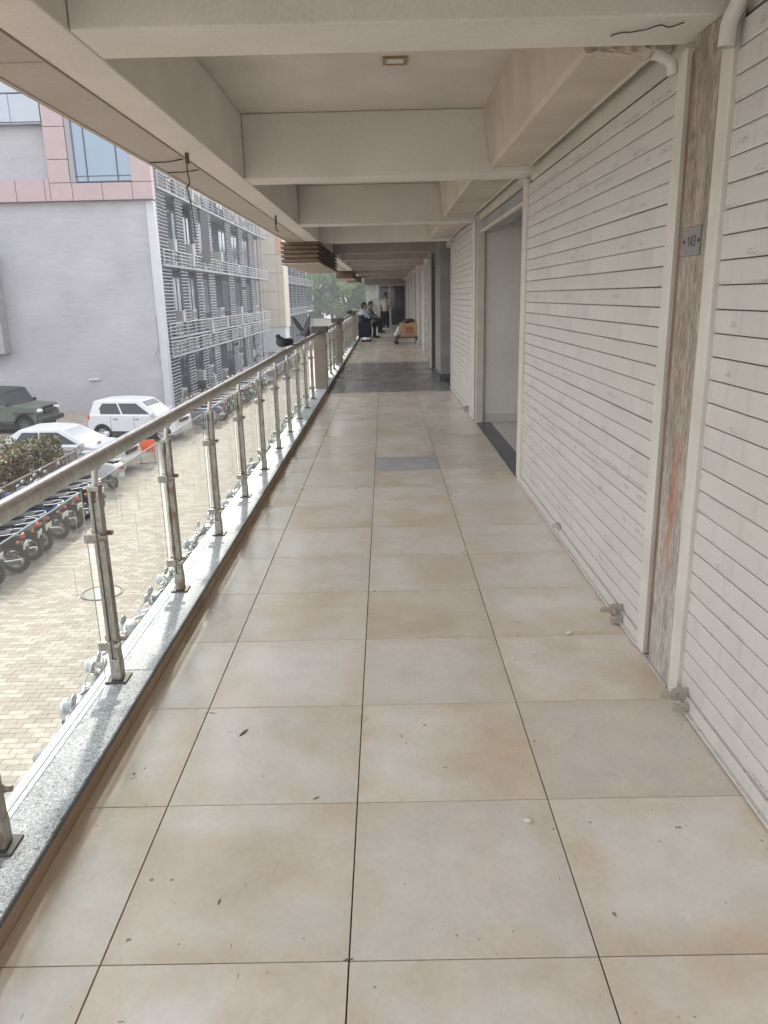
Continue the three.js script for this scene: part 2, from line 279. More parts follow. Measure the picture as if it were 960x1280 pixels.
// ---------------------------------------------------------------- ceiling: slab, beams, soffit
const CY = 2.82, BY = 2.38;
const ceilingG = structure(thing('corridor_ceiling'));
mesh('slab', span(-1.44, 7.2, CY, CY + 0.3, 2.2, ENDZ - 3), plaster, ceilingG);
mesh('edge_beam', rspan(-1.2, -1.0, BY, CY, 2.2, ENDZ, 0.008), plasterWhite, ceilingG);
const beamZ = [-2.96, -6.22, -9.94, -13.1, -16.4, -19.6, -22.9, -26.2, -29.5, -32.8, -36.1, -39.4];
[0.3, ...beamZ].forEach((z, i) => mesh('beam', rspan(-0.999, 1.6, BY + 0.002, CY, z + 0.155, z - 0.155, 0.01), i < 5 ? plasterWhite : plasterDim, ceilingG, i * 0.7, i * 0.3));
{ let z = 2.1; while (z > ENDZ) { mesh('soffit_panel', rspan(-1.445, -1.203, BY - 0.006, BY + 0.03, z - 0.004, z - 2.596 + 0.004, 0.003), soffitMat, ceilingG, z, 0); z -= 2.6; } }
mesh('fascia', span(-1.47, -1.446, BY - 0.01, CY + 0.6, 2.2, ENDZ), soffitMat, ceilingG);
mesh('soffit_backing', span(-1.44, -1.2, BY + 0.035, CY - 0.002, 2.2, ENDZ), soffitMat, ceilingG);
{
  const t = thing('ceiling_lamp', 'small square unlit ceiling lamp with brass rim in first white bay', 'lamp', [0.09, CY, -4.86]);
  mesh('rim', [box(0.14, 0.012, 0.02, 0, -0.006, 0.06), box(0.14, 0.012, 0.02, 0, -0.006, -0.06), box(0.02, 0.012, 0.1, 0.06, -0.006, 0), box(0.02, 0.012, 0.1, -0.06, -0.006, 0)], paint(0.35, 0.26, 0.14, 0.4, 0.6), t);
  mesh('diffuser', rbox(0.1, 0.008, 0.1, 0, -0.004, 0, 0.003), paint(0.62, 0.6, 0.54, 0.4), t);
}
// boxed-in bulkheads along the shutters, one a bay
const bulkMat = boardMat;
function bulkhead(z0, z1, x0, yb, label, ragged) {
  const t = thing('board_bulkhead', label, 'bulkhead', [0, 0, 0]);
  const sh = new THREE.Shape(); sh.moveTo(x0 - 0.05, CY - 0.002); sh.lineTo(x0, yb + 0.02); sh.lineTo(x0 + 0.015, yb); sh.lineTo(1.095, yb + 0.012); sh.lineTo(1.105, yb + 0.1); sh.lineTo(1.105, CY - 0.002); sh.closePath();
  const g = new THREE.ExtrudeGeometry(sh, { depth: Math.abs(z0 - z1), bevelEnabled: false }); g.translate(0, 0, z1);
  mesh('board', g, bulkMat, t, z0, 0.4);
  mesh('corner_strip', [box(0.008, 0.014, Math.abs(z0 - z1) - 0.02, 1.075, yb + 0.004, (z0 + z1) / 2)], guideMat, t);
  if (ragged) { const r = rng(3), d = []; for (let i = 0; i < 12; i++) { const w = 0.03 + 0.05 * r(); d.push(box(w, 0.006 + 0.03 * r(), 0.05 + 0.08 * r(), mix(x0 + 0.06, 1.07, i / 11), yb - 0.002 + 0.02 * r(), z0 + 0.01, 0.5 * (r() - 0.5), r(), 0.4 * (r() - 0.5))); } mesh('torn_edge', d, bulkMat, t); }
  for (let i = 0; i < 4; i++) { const f = 0.15 + i * 0.24; const zz = mix(z0, z1, f); mesh('screw', ball(0.004, x0 - 0.02, yb + 0.24, zz, 1, 1, 1, 6), darkSteel, t); }
}
bulkhead(-0.2, -2.55, 0.80, 2.44, 'cream board bulkhead above the shutter in front of plate 143', true);
bulkhead(-3.34, -6.06, 0.79, 2.42, 'cream board bulkhead with torn end above the shutter behind plate 143', true);
bulkhead(-6.5, -9.77, 0.72, 2.43, 'stained board bulkhead above the open shop doorway', true);
bulkhead(-10.12, -12.93, 0.74, 2.41, 'short board bulkhead above the shutter beyond the open doorway');
// ---------------------------------------------------------------- right-hand side: walls, pillars, shutters
const SX = 1.118;
{
  const w = thing('shop_wall', 'plastered shop front wall and lintel carrying the row of roller shutters', 'wall');
  mesh('lintel', [span(1.13, 1.4, 2.345, CY - 0.002, 2.2, -6.34), span(1.13, 1.4, 2.36, CY - 0.002, -6.34, -9.46), span(1.13, 1.4, 2.345, CY - 0.002, -9.46, ENDZ)], plaster, w);
  mesh('added_back_wall', [span(1.2, 1.4, 0, 2.345, 2.2, -6.5), span(1.2, 1.4, 0, 2.345, -9.55, -13.2), span(1.2, 1.4, 0, 2.345, -18.8, ENDZ)], greyWall, w);  // unseen wall added close behind the shutters to stop light leaking through
  mesh('outer_wall', [span(7.0, 7.2, -3.6, 3.1, 2.2, ENDZ), span(1.4, 7.0, -3.6, CY, 2.2, 2.0), span(1.42, 7, 0, CY, -13.2, -13.3)], greyWall, w);
  mesh('storey_below', span(-0.95, 7.0, -3.6, -0.35, 2.2, ENDZ), greyWall, w);
}
const slatShape = (() => { const s = new THREE.Shape(); s.moveTo(0.006, 0); s.lineTo(-0.002, 0.0015); s.lineTo(-0.0042, 0.008); s.lineTo(-0.0052, 0.038); s.lineTo(-0.0042, 0.069); s.lineTo(-0.002, 0.0752); s.lineTo(0.006, 0.0758); s.closePath(); return s; })();
function slatGeo(L, k) { const g = new THREE.ExtrudeGeometry(slatShape, { depth: L, bevelEnabled: false }); return boxUV(g, k * 1.37, k * 2.11); }
const hasp = paint(0.42, 0.38, 0.32, 0.5, 0.2);
function shutter(label, zA, zB, mats, { guides = true, latch = [], top = 2.34, seed = 1, pad } = {}) {
  const t = thing('roller_shutter', label, 'shutter', [SX, 0, zA]), L = Math.abs(zB - zA), r = rng(seed), pitch = 0.0782;
  const geos = [0, 1, 2, 3, 4].map(k => slatGeo(L - 0.06, seed * 5 + k)); let last = -1;
  const n = Math.floor((top - 0.075) / pitch) + 1;
  for (let i = 0; i < n; i++) { let k = Math.floor(r() * 5); if (k === last) k = (k + 1) % 5; last = k; const m = shared('slat', geos[k], mats[Math.floor(r() * mats.length)], t); m.position.set((r() - 0.5) * 0.0016, 0.062 + i * pitch, -L + 0.03); m.rotation.x = (r() - 0.5) * 0.0006; }
  mesh('bottom_bar', [rbox(0.02, 0.058, L - 0.07, -0.004, 0.032, -L / 2, 0.004), rbox(0.034, 0.01, L - 0.07, -0.012, 0.01, -L / 2, 0.003)], mats[0], t);
  mesh('shade_backing', box(0.004, top, L - 0.05, 0.03, top / 2, -L / 2), darkSteel, t);  // dark sheet added behind the slats so their gaps look shaded
  if (guides) for (const [s, z] of [[1, 0], [-1, -L]]) mesh('guide_rail', [rbox(0.03, top + 0.02, 0.09, -0.007, (top + 0.02) / 2 + 0.004, z - s * 0.004, 0.004)], guideMat, t, r() * 2, r() * 2);
  for (const z of latch) {
    const zl = z - zA, h = mesh('lock_hasp', [disc(0.026, 0.01, 18, -0.05, 0.07, zl), rbox(0.036, 0.05, 0.01, -0.026, 0.07, zl - 0.001, 0.003), rbox(0.045, 0.024, 0.012, -0.09, 0.064, zl - 0.004, 0.005), disc(0.022, 0.01, 18, -0.036, 0.032, zl + 0.035), rbox(0.02, 0.034, 0.01, -0.066, 0.034, zl + 0.034, 0.004), rbox(0.03, 0.026, 0.01, -0.012, 0.036, zl + 0.034, 0.004), rbox(0.012, 0.02, 0.09, -0.022, 0.02, zl - 0.03, 0.004)], hasp, t);
    for (const [x, y, d] of [[-0.05, 0.07, 0.007], [-0.036, 0.032, 0.042]]) mesh('rivet', disc(0.007, 0.005, 10, x, y, zl + d), steel, h);
  }
  return t;
}
const sm = shutterMats;
shutter('cream roller shutter with hasp, in front of the 143 plate', 0.9, -2.72, sm, { latch: [-2.6], seed: 1 });
const padShutter = shutter('cream roller shutter hung with a padlock, between plate 143 and the open doorway', -3.11, -6.3, sm, { latch: [-3.42], seed: 2 });
shutter('narrow cream roller shutter beyond the open doorway', -9.98, -13.12, sm, { latch: [-10.35], seed: 3 });
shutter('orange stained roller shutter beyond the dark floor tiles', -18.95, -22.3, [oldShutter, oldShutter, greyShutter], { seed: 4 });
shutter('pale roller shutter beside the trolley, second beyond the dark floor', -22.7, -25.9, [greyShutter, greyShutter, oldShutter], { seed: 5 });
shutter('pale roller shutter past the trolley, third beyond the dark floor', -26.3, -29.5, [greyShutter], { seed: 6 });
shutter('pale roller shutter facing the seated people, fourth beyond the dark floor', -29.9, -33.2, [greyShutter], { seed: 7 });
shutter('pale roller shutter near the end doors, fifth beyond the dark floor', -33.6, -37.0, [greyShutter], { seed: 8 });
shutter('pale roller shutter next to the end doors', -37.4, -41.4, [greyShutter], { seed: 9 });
{ // padlock on the second shutter
  const t = thing('padlock', 'small steel padlock hanging from the hasp of a cream shutter', 'padlock', [SX - 0.055, 0.0, -3.40]);
  mesh('lock_body', rbox(0.022, 0.042, 0.04, 0, 0.026, 0, 0.006, 0.25), steel, t);
  mesh('shackle', tube([[0, 0.04, -0.013], [0, 0.066, -0.013], [0, 0.076, 0], [0, 0.066, 0.013], [0, 0.04, 0.013]], 0.0035, 16, 8), steel, t);
  const h = new THREE.Group(); h.name = 'pull_handle'; h.position.set(-0.012, 0.03, -4.8 + 3.11); padShutter.add(h);
  mesh('plate', rbox(0.006, 0.05, 0.07, 0, 0.03, 0, 0.002), steel, h); mesh('grip', tube([[-0.004, 0.045, -0.03], [-0.03, 0.04, -0.026], [-0.034, 0.03, 0], [-0.03, 0.04, 0.026], [-0.004, 0.045, 0.03]], 0.005, 16, 8), steel, h);
}
{ // stone pillar with the number plate
  const t = thing('stone_pillar', 'weathered brown streaked stone pillar with rust run between two cream shutters', 'pillar', [0, 0, 0]);
  const g = rspan(1.1, 1.2, 0, BY, -2.762, -3.005, 0.006); const b = boxUV(g); const uv = b.attributes.uv; for (let i = 0; i < uv.count; i++) uv.setX(i, uv.getX(i) + 3.02);
  const m = new THREE.Mesh(b, pillarStone); m.name = 'stone_face'; m.castShadow = m.receiveShadow = true; t.add(m);
  mesh('brown_jamb', rspan(1.112, 1.2, 0.03, 2.345, -3.007, -3.062, 0.003), brownFrame, t);
  mesh('foot_mortar', rspan(1.09, 1.16, 0, 0.014, -2.77, -3.05, 0.004), plasterDim, t);
  const c = document.createElement('canvas'); c.width = 256; c.height = 192; const x = c.getContext('2d');
  x.fillStyle = '#82807c'; x.fillRect(0, 0, 256, 192); for (let i = 0; i < 900; i++) { const k = 105 + Math.floor(R0() * 50); x.fillStyle = `rgb(${k},${k - 1},${k - 4})`; x.fillRect(R0() * 256, R0() * 192, 1 + R0() * 14, 1.2); }
  x.fillStyle = '#1a1817'; x.font = 'bold 92px sans-serif'; x.textAlign = 'center'; x.textBaseline = 'middle'; x.save(); x.translate(128, 98); x.scale(0.9, 1.15); x.fillText('143', 0, 0); x.restore();
  const ct = new THREE.CanvasTexture(c); ct.colorSpace = THREE.SRGBColorSpace;
  const p = thing('number_plate', 'small grey metal plate with number 143 fixed on stone pillar', 'sign', [1.0975, 1.7, -2.885]);
  mesh('plate', rbox(0.004, 0.1, 0.155, 0, 0, 0, 0.0015), paint(0.22, 0.21, 0.2, 0.5, 0.4), p);
  const f = new THREE.PlaneGeometry(0.15, 0.096); f.rotateY(-Math.PI / 2); f.translate(-0.0026, 0, 0);
  const fm = new THREE.Mesh(f, std({ map: ct, roughness: 0.5 })); fm.name = 'number_face'; p.add(fm);
  for (const s of [-1, 1]) mesh('screw', disc(0.006, 0.004, 8, -0.004, 0, s * 0.068, 0, 0, Math.PI / 2), darkSteel, p);
}
// pipe elbows and cable by the first beam
{
  const pvc = paint(0.68, 0.66, 0.62, 0.4);
  tag(mesh('pipe_elbow', tube([[1.09, 2.42, -2.62], [1.085, 2.36, -2.64], [1.075, 2.325, -2.66], [1.07, 2.25, -2.665]], 0.026, 20, 14), pvc), 'white plastic pipe elbow above the shutter in front of plate 143', 'pipe');
  tag(mesh('pipe_elbow', tube([[1.0, 2.372, -3.16], [1.04, 2.36, -3.165], [1.075, 2.34, -3.17], [1.085, 2.30, -3.172]], 0.02, 20, 14), pvc), 'white plastic pipe stub under the beam behind plate 143', 'pipe');
  tag(mesh('loose_cable', tube([[0.80, 2.377, -2.98], [0.795, 2.372, -2.945], [0.82, 2.374, -2.93], [0.845, 2.37, -2.915], [0.87, 2.375, -2.92], [0.89, 2.37, -2.89], [0.93, 2.376, -2.87], [0.96, 2.371, -2.875], [1.0, 2.376, -2.85]], 0.0024, 60, 5), darkSteel), 'thin black loose cable clinging under the first white beam', 'cable');
  tag(mesh('wall_batten', rbox(0.03, 0.03, 0.5, 1.0, 2.425, -2.42, 0.004, 0, 0.35), guideMat), 'short cream batten under the bulkhead in front of plate 143', 'batten');
}
// ---------------------------------------------------------------- open shop
{
  const s = thing('open_shop', 'empty grey walled shop room behind the open doorway', 'shop', [0, 0, 0]);
  const wallM = mottled([226, 223, 218], 12, 8, 2, 0.9, {}, 256, 101), shopFloor = mottled([205, 201, 195], 14, 8, 1.2, 0.35, {}, 256, 103), dark = mottled([98, 99, 103], 14, 14, 0.8, 0.4, {}, 256, 105);
  mesh('side_wall', span(1.13, 7, 0, CY, -9.5, -9.7), wallM, s);
  mesh('side_wall', span(1.41, 7, 0, CY, -6.3, -6.5), wallM, s);
  mesh('rear_wall', span(6.8, 6.99, 0, CY, -6.5, -9.5), wallM, s);
  mesh('skirting', span(1.14, 6.8, 0.006, 0.11, -9.488, -9.4985), shopFloor, s);
  mesh('shop_floor', span(1.29, 6.8, -0.05, 0.004, -6.5, -9.5), shopFloor, s);
  mesh('threshold', span(1.115, 1.288, -0.05, 0.006, -6.36, -9.46), dark, s);
  mesh('jamb', [rspan(1.1, 1.19, 0, BY, -6.335, -6.42, 0.004), rspan(1.12, 1.19, 0, BY, -6.43, -6.56, 0.004)], guideMat, s);
  mesh('brown_jamb', rspan(1.128, 1.2, 0, BY, -6.56, -6.61, 0.003), brownFrame, s);
  mesh('jamb', [rspan(1.1, 1.19, 0, BY, -9.46, -9.52, 0.004), rspan(1.105, 1.2, 0, BY, -9.75, -9.94, 0.004)], guideMat, s);
  mesh('dark_channel', rspan(1.12, 1.2, 0, BY, -9.53, -9.74, 0.004), darkSteel, s);
  const d = thing('rolled_shutter', 'rusty rolled-up shutter drum over the open doorway', 'shutter', [1.2, 2.27, -6.5]);
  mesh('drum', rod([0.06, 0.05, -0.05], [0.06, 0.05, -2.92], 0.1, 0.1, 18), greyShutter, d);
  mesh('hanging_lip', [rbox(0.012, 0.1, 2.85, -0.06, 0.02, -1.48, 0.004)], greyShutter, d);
  mesh('bottom_bar', rbox(0.04, 0.03, 2.85, -0.06, -0.04, -1.48, 0.006), guideMat, d);
  mesh('bracket', rbox(0.1, 0.12, 0.06, -0.02, -0.03, -0.1, 0.01), darkSteel, d);
}
// ---------------------------------------------------------------- lobby zone and far corridor wall
{
  const a = thing('grey_pillar', 'broad grey plastered pillar beside the dark floor tiles', 'pillar', [0, 0, 0]);
  mesh('shaft', rspan(1.02, 1.7, 0, CY - 0.004, -14.5, -15.9, 0.01), greyWall, a);
  mesh('skirting', span(1.008, 1.7, 0.002, 0.12, -14.488, -15.91), paint(0.1, 0.1, 0.11, 0.4), a);
  const b = thing('grey_pillar', 'grey pillar with pale steel edge before the orange stained shutter', 'pillar', [0, 0, 0]);
  mesh('shaft', rspan(1.03, 1.7, 0, CY - 0.004, -17.2, -18.75, 0.01), greyWall, b);
  mesh('steel_edge', rspan(0.99, 1.03, 0, 2.3, -17.15, -17.32, 0.006), guideMat, b);
  const l = thing('lobby', 'dark lift lobby opening between the grey pillars', 'lobby', [0, 0, 0]);
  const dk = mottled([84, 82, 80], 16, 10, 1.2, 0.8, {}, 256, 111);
  mesh('rear_wall', span(3.4, 3.6, 0, CY, -13.32, -18.9), dk, l); mesh('side_wall', span(1.42, 3.4, 0, CY, -18.76, -18.9), dk, l);
  mesh('lobby_floor', span(1.115, 3.4, -0.06, -0.002, -13.2, -18.7), dk, l);
  mesh('lobby_header', span(1.05, 1.125, 2.1, CY - 0.004, -15.91, -17.19), dk, l);
  mesh('wall_panel', rspan(1.3, 1.42, 0, 2.34, -13.2, -14.49, 0.004), greyWall, l);
  for (const z of [-22.5, -26.1, -29.7, -33.4, -37.2]) { const p = thing('shutter_post', 'narrow cream wall post between pale shutters of the far corridor', 'post', [0, 0, z], 0, 'posts between the far shutters'); mesh('shaft', rspan(1.07, 1.2, 0, BY, -0.16, 0.16, 0.005), guideMat, p); mesh('head_bracket', rbox(0.22, 0.1, 0.2, 1.0, 2.3, 0, 0.01), boardMat, p); }
  const e = thing('end_doors', 'dark glazed double doors closing the far end of corridor', 'door', [0, 0, ENDZ + 0.1]);
  const fr = paint(0.45, 0.43, 0.4, 0.5, 0.3), gl = new THREE.MeshPhysicalMaterial({ color: lin(0.03, 0.03, 0.035), roughness: 0.12, clearcoat: 0.5 });
  mesh('frame', [rspan(-0.3, -0.22, 0, 2.14, 0.05, -0.05), rspan(0.26, 0.36, 0, 2.14, 0.05, -0.05), rspan(1.1, 1.2, 0, 2.14, 0.05, -0.05), rspan(-0.3, 1.2, 2.06, 2.14, 0.045, -0.045), rspan(-0.3, 1.2, 0, 0.06, 0.045, -0.045)], fr, e);
  mesh('door_leaf', rspan(-0.22, 0.26, 0.06, 2.06, 0.02, -0.02), gl, e); mesh('door_leaf', rspan(0.36, 1.1, 0.06, 2.06, 0.02, -0.02), gl, e);
  mesh('header', span(-1.0, 1.2, 2.14, CY, 0.06, -0.06), greyWall, e); mesh('side_panel', span(-0.98, -0.3, 0, 2.14, 0.03, -0.03), new THREE.MeshPhysicalMaterial({ color: lin(0.8, 0.82, 0.8), transmission: 0.8, roughness: 0.05, thickness: 0 }), e);
  mesh('closing_wall', span(1.2, 7, -0.3, CY, -0.1, -0.3), greyWall, e);
}
// ---------------------------------------------------------------- courtyard
const GY = -3.6;
const asphalt = mottled([136, 132, 127], 30, 16, 3.1, 0.95, {}, 512, 121);
structure(mesh('ground', at(new THREE.PlaneGeometry(700, 700), 0, GY - 0.05, -100, -Math.PI / 2), asphalt));
{
  const y = structure(thing('paved_yard'));
  const bed = mottled([92, 84, 74], 20, 20, 0.7, 0.95, {}, 256, 123);
  mesh('bedding', span(-26, -0.95, GY - 0.3, GY - 0.012, 6, -128), bed, y);
  const tones = [[149, 139, 129], [156, 147, 137], [142, 132, 121], [151, 139, 127], [160, 152, 143]].map((b, i) => mottled(b, 22, 16, 0.9, 0.9, {}, 256, 131 + i));
  const PW = 0.225, PD = 0.1125, gp = 0.004, r = rng(31);
  const geos = [0, 1, 2, 3].map(k => boxUV(rbox(PW - gp, 0.02, PD - gp, 0, 0, 0, 0.003, 0, 0, 0, 1), k * 0.31, k * 0.47));
  const spots = []; let row = 0;
  for (let z = -2; z > -80; z -= PD, row++) for (let x = -20 + (row % 2) * PW / 2; x < -1.2; x += PW) { if (x < -3.4 - 0.52 * -z) continue; if (z < -45 && (x < -9.6)) continue; spots.push([x, z]); }
  const vis = spots.filter(([x, z]) => z < -6.6 && z > -14.5 && x < -3.0 && x > 0.505 * z - 0.3 && x > 0.5 * z).sort((a, b) => b[1] - a[1]);
  const near = new Set(vis.slice(0, 300)), rest = spots.filter(s => !near.has(s));
  for (const s of near) { const m = shared('paver', geos[Math.floor(r() * 4)], tones[Math.floor(r() * 5)], y); m.position.set(s[0], GY - 0.01 + (r() - 0.5) * 0.003, s[1]); m.rotation.y = (r() - 0.5) * 0.02; }
  const mtx = new THREE.Matrix4(), per = [[], [], [], [], []]; for (const s of rest) per[Math.floor(r() * 5)].push(s);
  per.forEach((l, k) => { const im = new THREE.InstancedMesh(geos[k % 4], tones[k], l.length); l.forEach(([x, z], i) => { mtx.makeRotationY((r() - 0.5) * 0.02); mtx.setPosition(x, GY - 0.01 + (r() - 0.5) * 0.003, z); im.setMatrixAt(i, mtx); }); im.name = 'paver_field'; im.userData.kind = 'stuff'; im.castShadow = im.receiveShadow = true; y.add(im); });
  const mh = thing('manhole_cover', 'round iron manhole cover set in the sunlit pavers', 'manhole', [-5.3, GY + 0.004, -13.2]); mesh('cover', disc(0.33, 0.012, 36, 0, 0, 0, 0), darkSteel, mh); mesh('ring', at(new THREE.TorusGeometry(0.36, 0.02, 8, 40), 0, 0, 0, Math.PI / 2), paint(0.2, 0.19, 0.18, 0.7, 0.3), mh);
}
// ---------------------------------------------------------------- office blocks on the far side
const BX = -10.7;
const wallStain = (x, y, c) => { const s = ss(0.52, 0.74, fbm(x * 9, y * 1.2 + 4, 4)) * 3.5, k = ss(0.62, 0.8, fbm(x * 4 + 7, y * 4, 5)) * 9; const br = (vn(x * 26, y * 150) - 0.5) * 7 + (vn(x * 8 + 3, y * 60) - 0.5) * 6; return c.map((v, i) => v + br - s * (i === 2 ? 0.85 : 1) - k); };
const greyPlaster = mottled([164, 163, 166], 22, 9, 7.5, 0.92, {}, 1024, 141, wallStain);
const whitePaint = mottled([188, 190, 194], 14, 8, 3, 0.8, {}, 256, 143);
const pinkPanel = mottled([166, 146, 147], 9, 5, 2.2, 0.45, {}, 256, 145), bluePanel = mottled([162, 169, 180], 7, 4, 2.2, 0.35, {}, 256, 147);
const creamPanel = mottled([186, 178, 166], 12, 6, 3, 0.5, {}, 256, 149), orangePanel = mottled([196, 150, 128], 10, 6, 3, 0.5, {}, 256, 151);
const officeGlass = std({ color: lin(0.1, 0.13, 0.17), roughness: 0.12, metalness: 0.35 }), dimGlass = std({ color: lin(0.10, 0.12, 0.14), roughness: 0.15, metalness: 0.3 });
const louvreMat = mottled([150, 153, 159], 20, 8, 1.7, 0.6, {}, 256, 153), recess = mottled([78, 82, 90], 26, 10, 3, 0.9, {}, 256, 155), darkGrey = paint(0.07, 0.075, 0.085, 0.6);
const railWhite = paint(0.46, 0.47, 0.48, 0.5), coolBody = mottled([166, 166, 164], 14, 6, 0.8, 0.6, {}, 256, 157), grilleM = paint(0.05, 0.05, 0.05, 0.6);
const storeys = [-0.2, 3.3, 6.8, 10.3];
const revealMat = paint(0.26, 0.26, 0.28, 0.6); let slatCount = 0; const winFrame = paint(0.16, 0.17, 0.18, 0.6);
function louvreColumns(b, cols, xf, y0, y1, pitch) {
  const bySize = new Map();
  for (const [za, zb] of cols) {
    const L = Math.abs(za - zb), key = L.toFixed(2); if (!bySize.has(key)) bySize.set(key, [0, 1].map(k => boxUV(box(0.1, 0.04, L, 0, 0, 0, 0, 0, 0.5), k, k)));
    const lr = rng(Math.floor(-za * 10)), rest = [];
    for (let y = y0; y < y1; y += pitch) {
      if (lr() < 0.012) continue;
      if (slatCount < 300 && za > -50) { const m = shared('louvre_slat', bySize.get(key)[Math.floor(lr() * 2)], louvreMat, b); m.position.set(xf + (lr() - 0.5) * 0.02, y + (lr() - 0.5) * 0.012, (za + zb) / 2); m.rotation.x = (lr() - 0.5) * 0.012; slatCount++; }
      else rest.push(box(0.1, 0.04, L, xf, y, (za + zb) / 2, (lr() - 0.5) * 0.02, 0, 0.5));
    }
    if (rest.length) mesh('louvre_slats', rest, louvreMat, b).userData.kind = 'stuff';
    mesh('louvre_frame', [box(0.05, y1 - y0, 0.05, xf - 0.09, (y0 + y1) / 2, za - 0.08), box(0.05, y1 - y0, 0.05, xf - 0.09, (y0 + y1) / 2, zb + 0.08)], darkGrey, b);
  }
}
function balcony(b, y, za, zb, xf, step) {                // ledge slab and its tubular guard
  mesh('ledge', rspan(xf - 0.95, xf + 0.14, y - 0.1, y, za, zb, 0.01), louvreMat, b);
  const top = mesh('guard_rail', rod([xf + 0.12, y + 0.68, za], [xf + 0.12, y + 0.68, zb], 0.028, 0.028, 6), railWhite, b);
  for (const h of [0.17, 0.34, 0.51]) mesh('rail_bar', rod([xf + 0.12, y + h, za], [xf + 0.12, y + h, zb], 0.016, 0.016, 6), railWhite, top);
  const p = []; for (let z = za - 0.1; z > zb; z -= step) p.push(box(0.04, 0.68, 0.04, xf + 0.12, y + 0.34, z)); mesh('rail_posts', p, railWhite, top);
}
const coolGroup = 'air conditioner units on the office ledges';
const coolProto = (() => { const g = new THREE.Group(); g.name = 'air_conditioner';
  const c = mesh('casing', rbox(0.34, 0.6, 0.86, 0, 0.34, 0, 0.02), coolBody, g); mesh('feet', [box(0.3, 0.05, 0.06, 0, 0.025, 0.28), box(0.3, 0.05, 0.06, 0, 0.025, -0.28)], darkGrey, g);
  const f = mesh('fan_grille', [disc(0.23, 0.012, 24, 0.176, 0.34, 0.13, 0, 0, Math.PI / 2)], grilleM, c); mesh('grille_ring', [at(new THREE.TorusGeometry(0.235, 0.012, 6, 28), 0.185, 0.34, 0.13, 0, Math.PI / 2, 0), at(new THREE.TorusGeometry(0.14, 0.006, 5, 24), 0.185, 0.34, 0.13, 0, Math.PI / 2, 0)], coolBody, c);
  mesh('side_vent', box(0.012, 0.4, 0.18, 0.172, 0.34, -0.3), grilleM, c); return g; })();
function cool(x, y, z, turn, label, s = 1) { const c = coolProto.clone(); c.name = numbered('air_conditioner'); c.position.set(x, y, z); c.rotation.y = turn; c.scale.setScalar(s); scene.add(c); tag(c, label, 'air conditioner', coolGroup); }
function paneWall(b, cols, y0, y1, xw) {                     // recessed wall with a window in every gap
  for (let i = 0; i < cols.length - 1; i++) {
    const za = cols[i][1] - 0.1, zb = cols[i + 1][0] + 0.1, zc = (za + zb) / 2, w = Math.abs(za - zb);
    for (const y of [GY, ...storeys]) { if (y + 3.2 > y1) continue;
      const f = mesh('window', [box(0.06, 0.07, w, xw + 0.03, y + 3.0, zc), box(0.06, 0.07, w, xw + 0.03, y + 1.0, zc), box(0.06, 2.0, 0.06, xw + 0.03, y + 2, za - 0.03), box(0.06, 2.0, 0.06, xw + 0.03, y + 2, zb + 0.03), box(0.06, 2.0, 0.05, xw + 0.03, y + 2, zc)], winFrame, b);
      for (const s of [-1, 1]) mesh('pane', box(0.02, 1.92, w / 2 - 0.08, xw + 0.02, y + 2, zc + s * w / 4), (i + Math.round(y) + (s > 0 ? 1 : 0)) % 3 === 0 ? dimGlass : officeGlass, f);
    }
  }
}
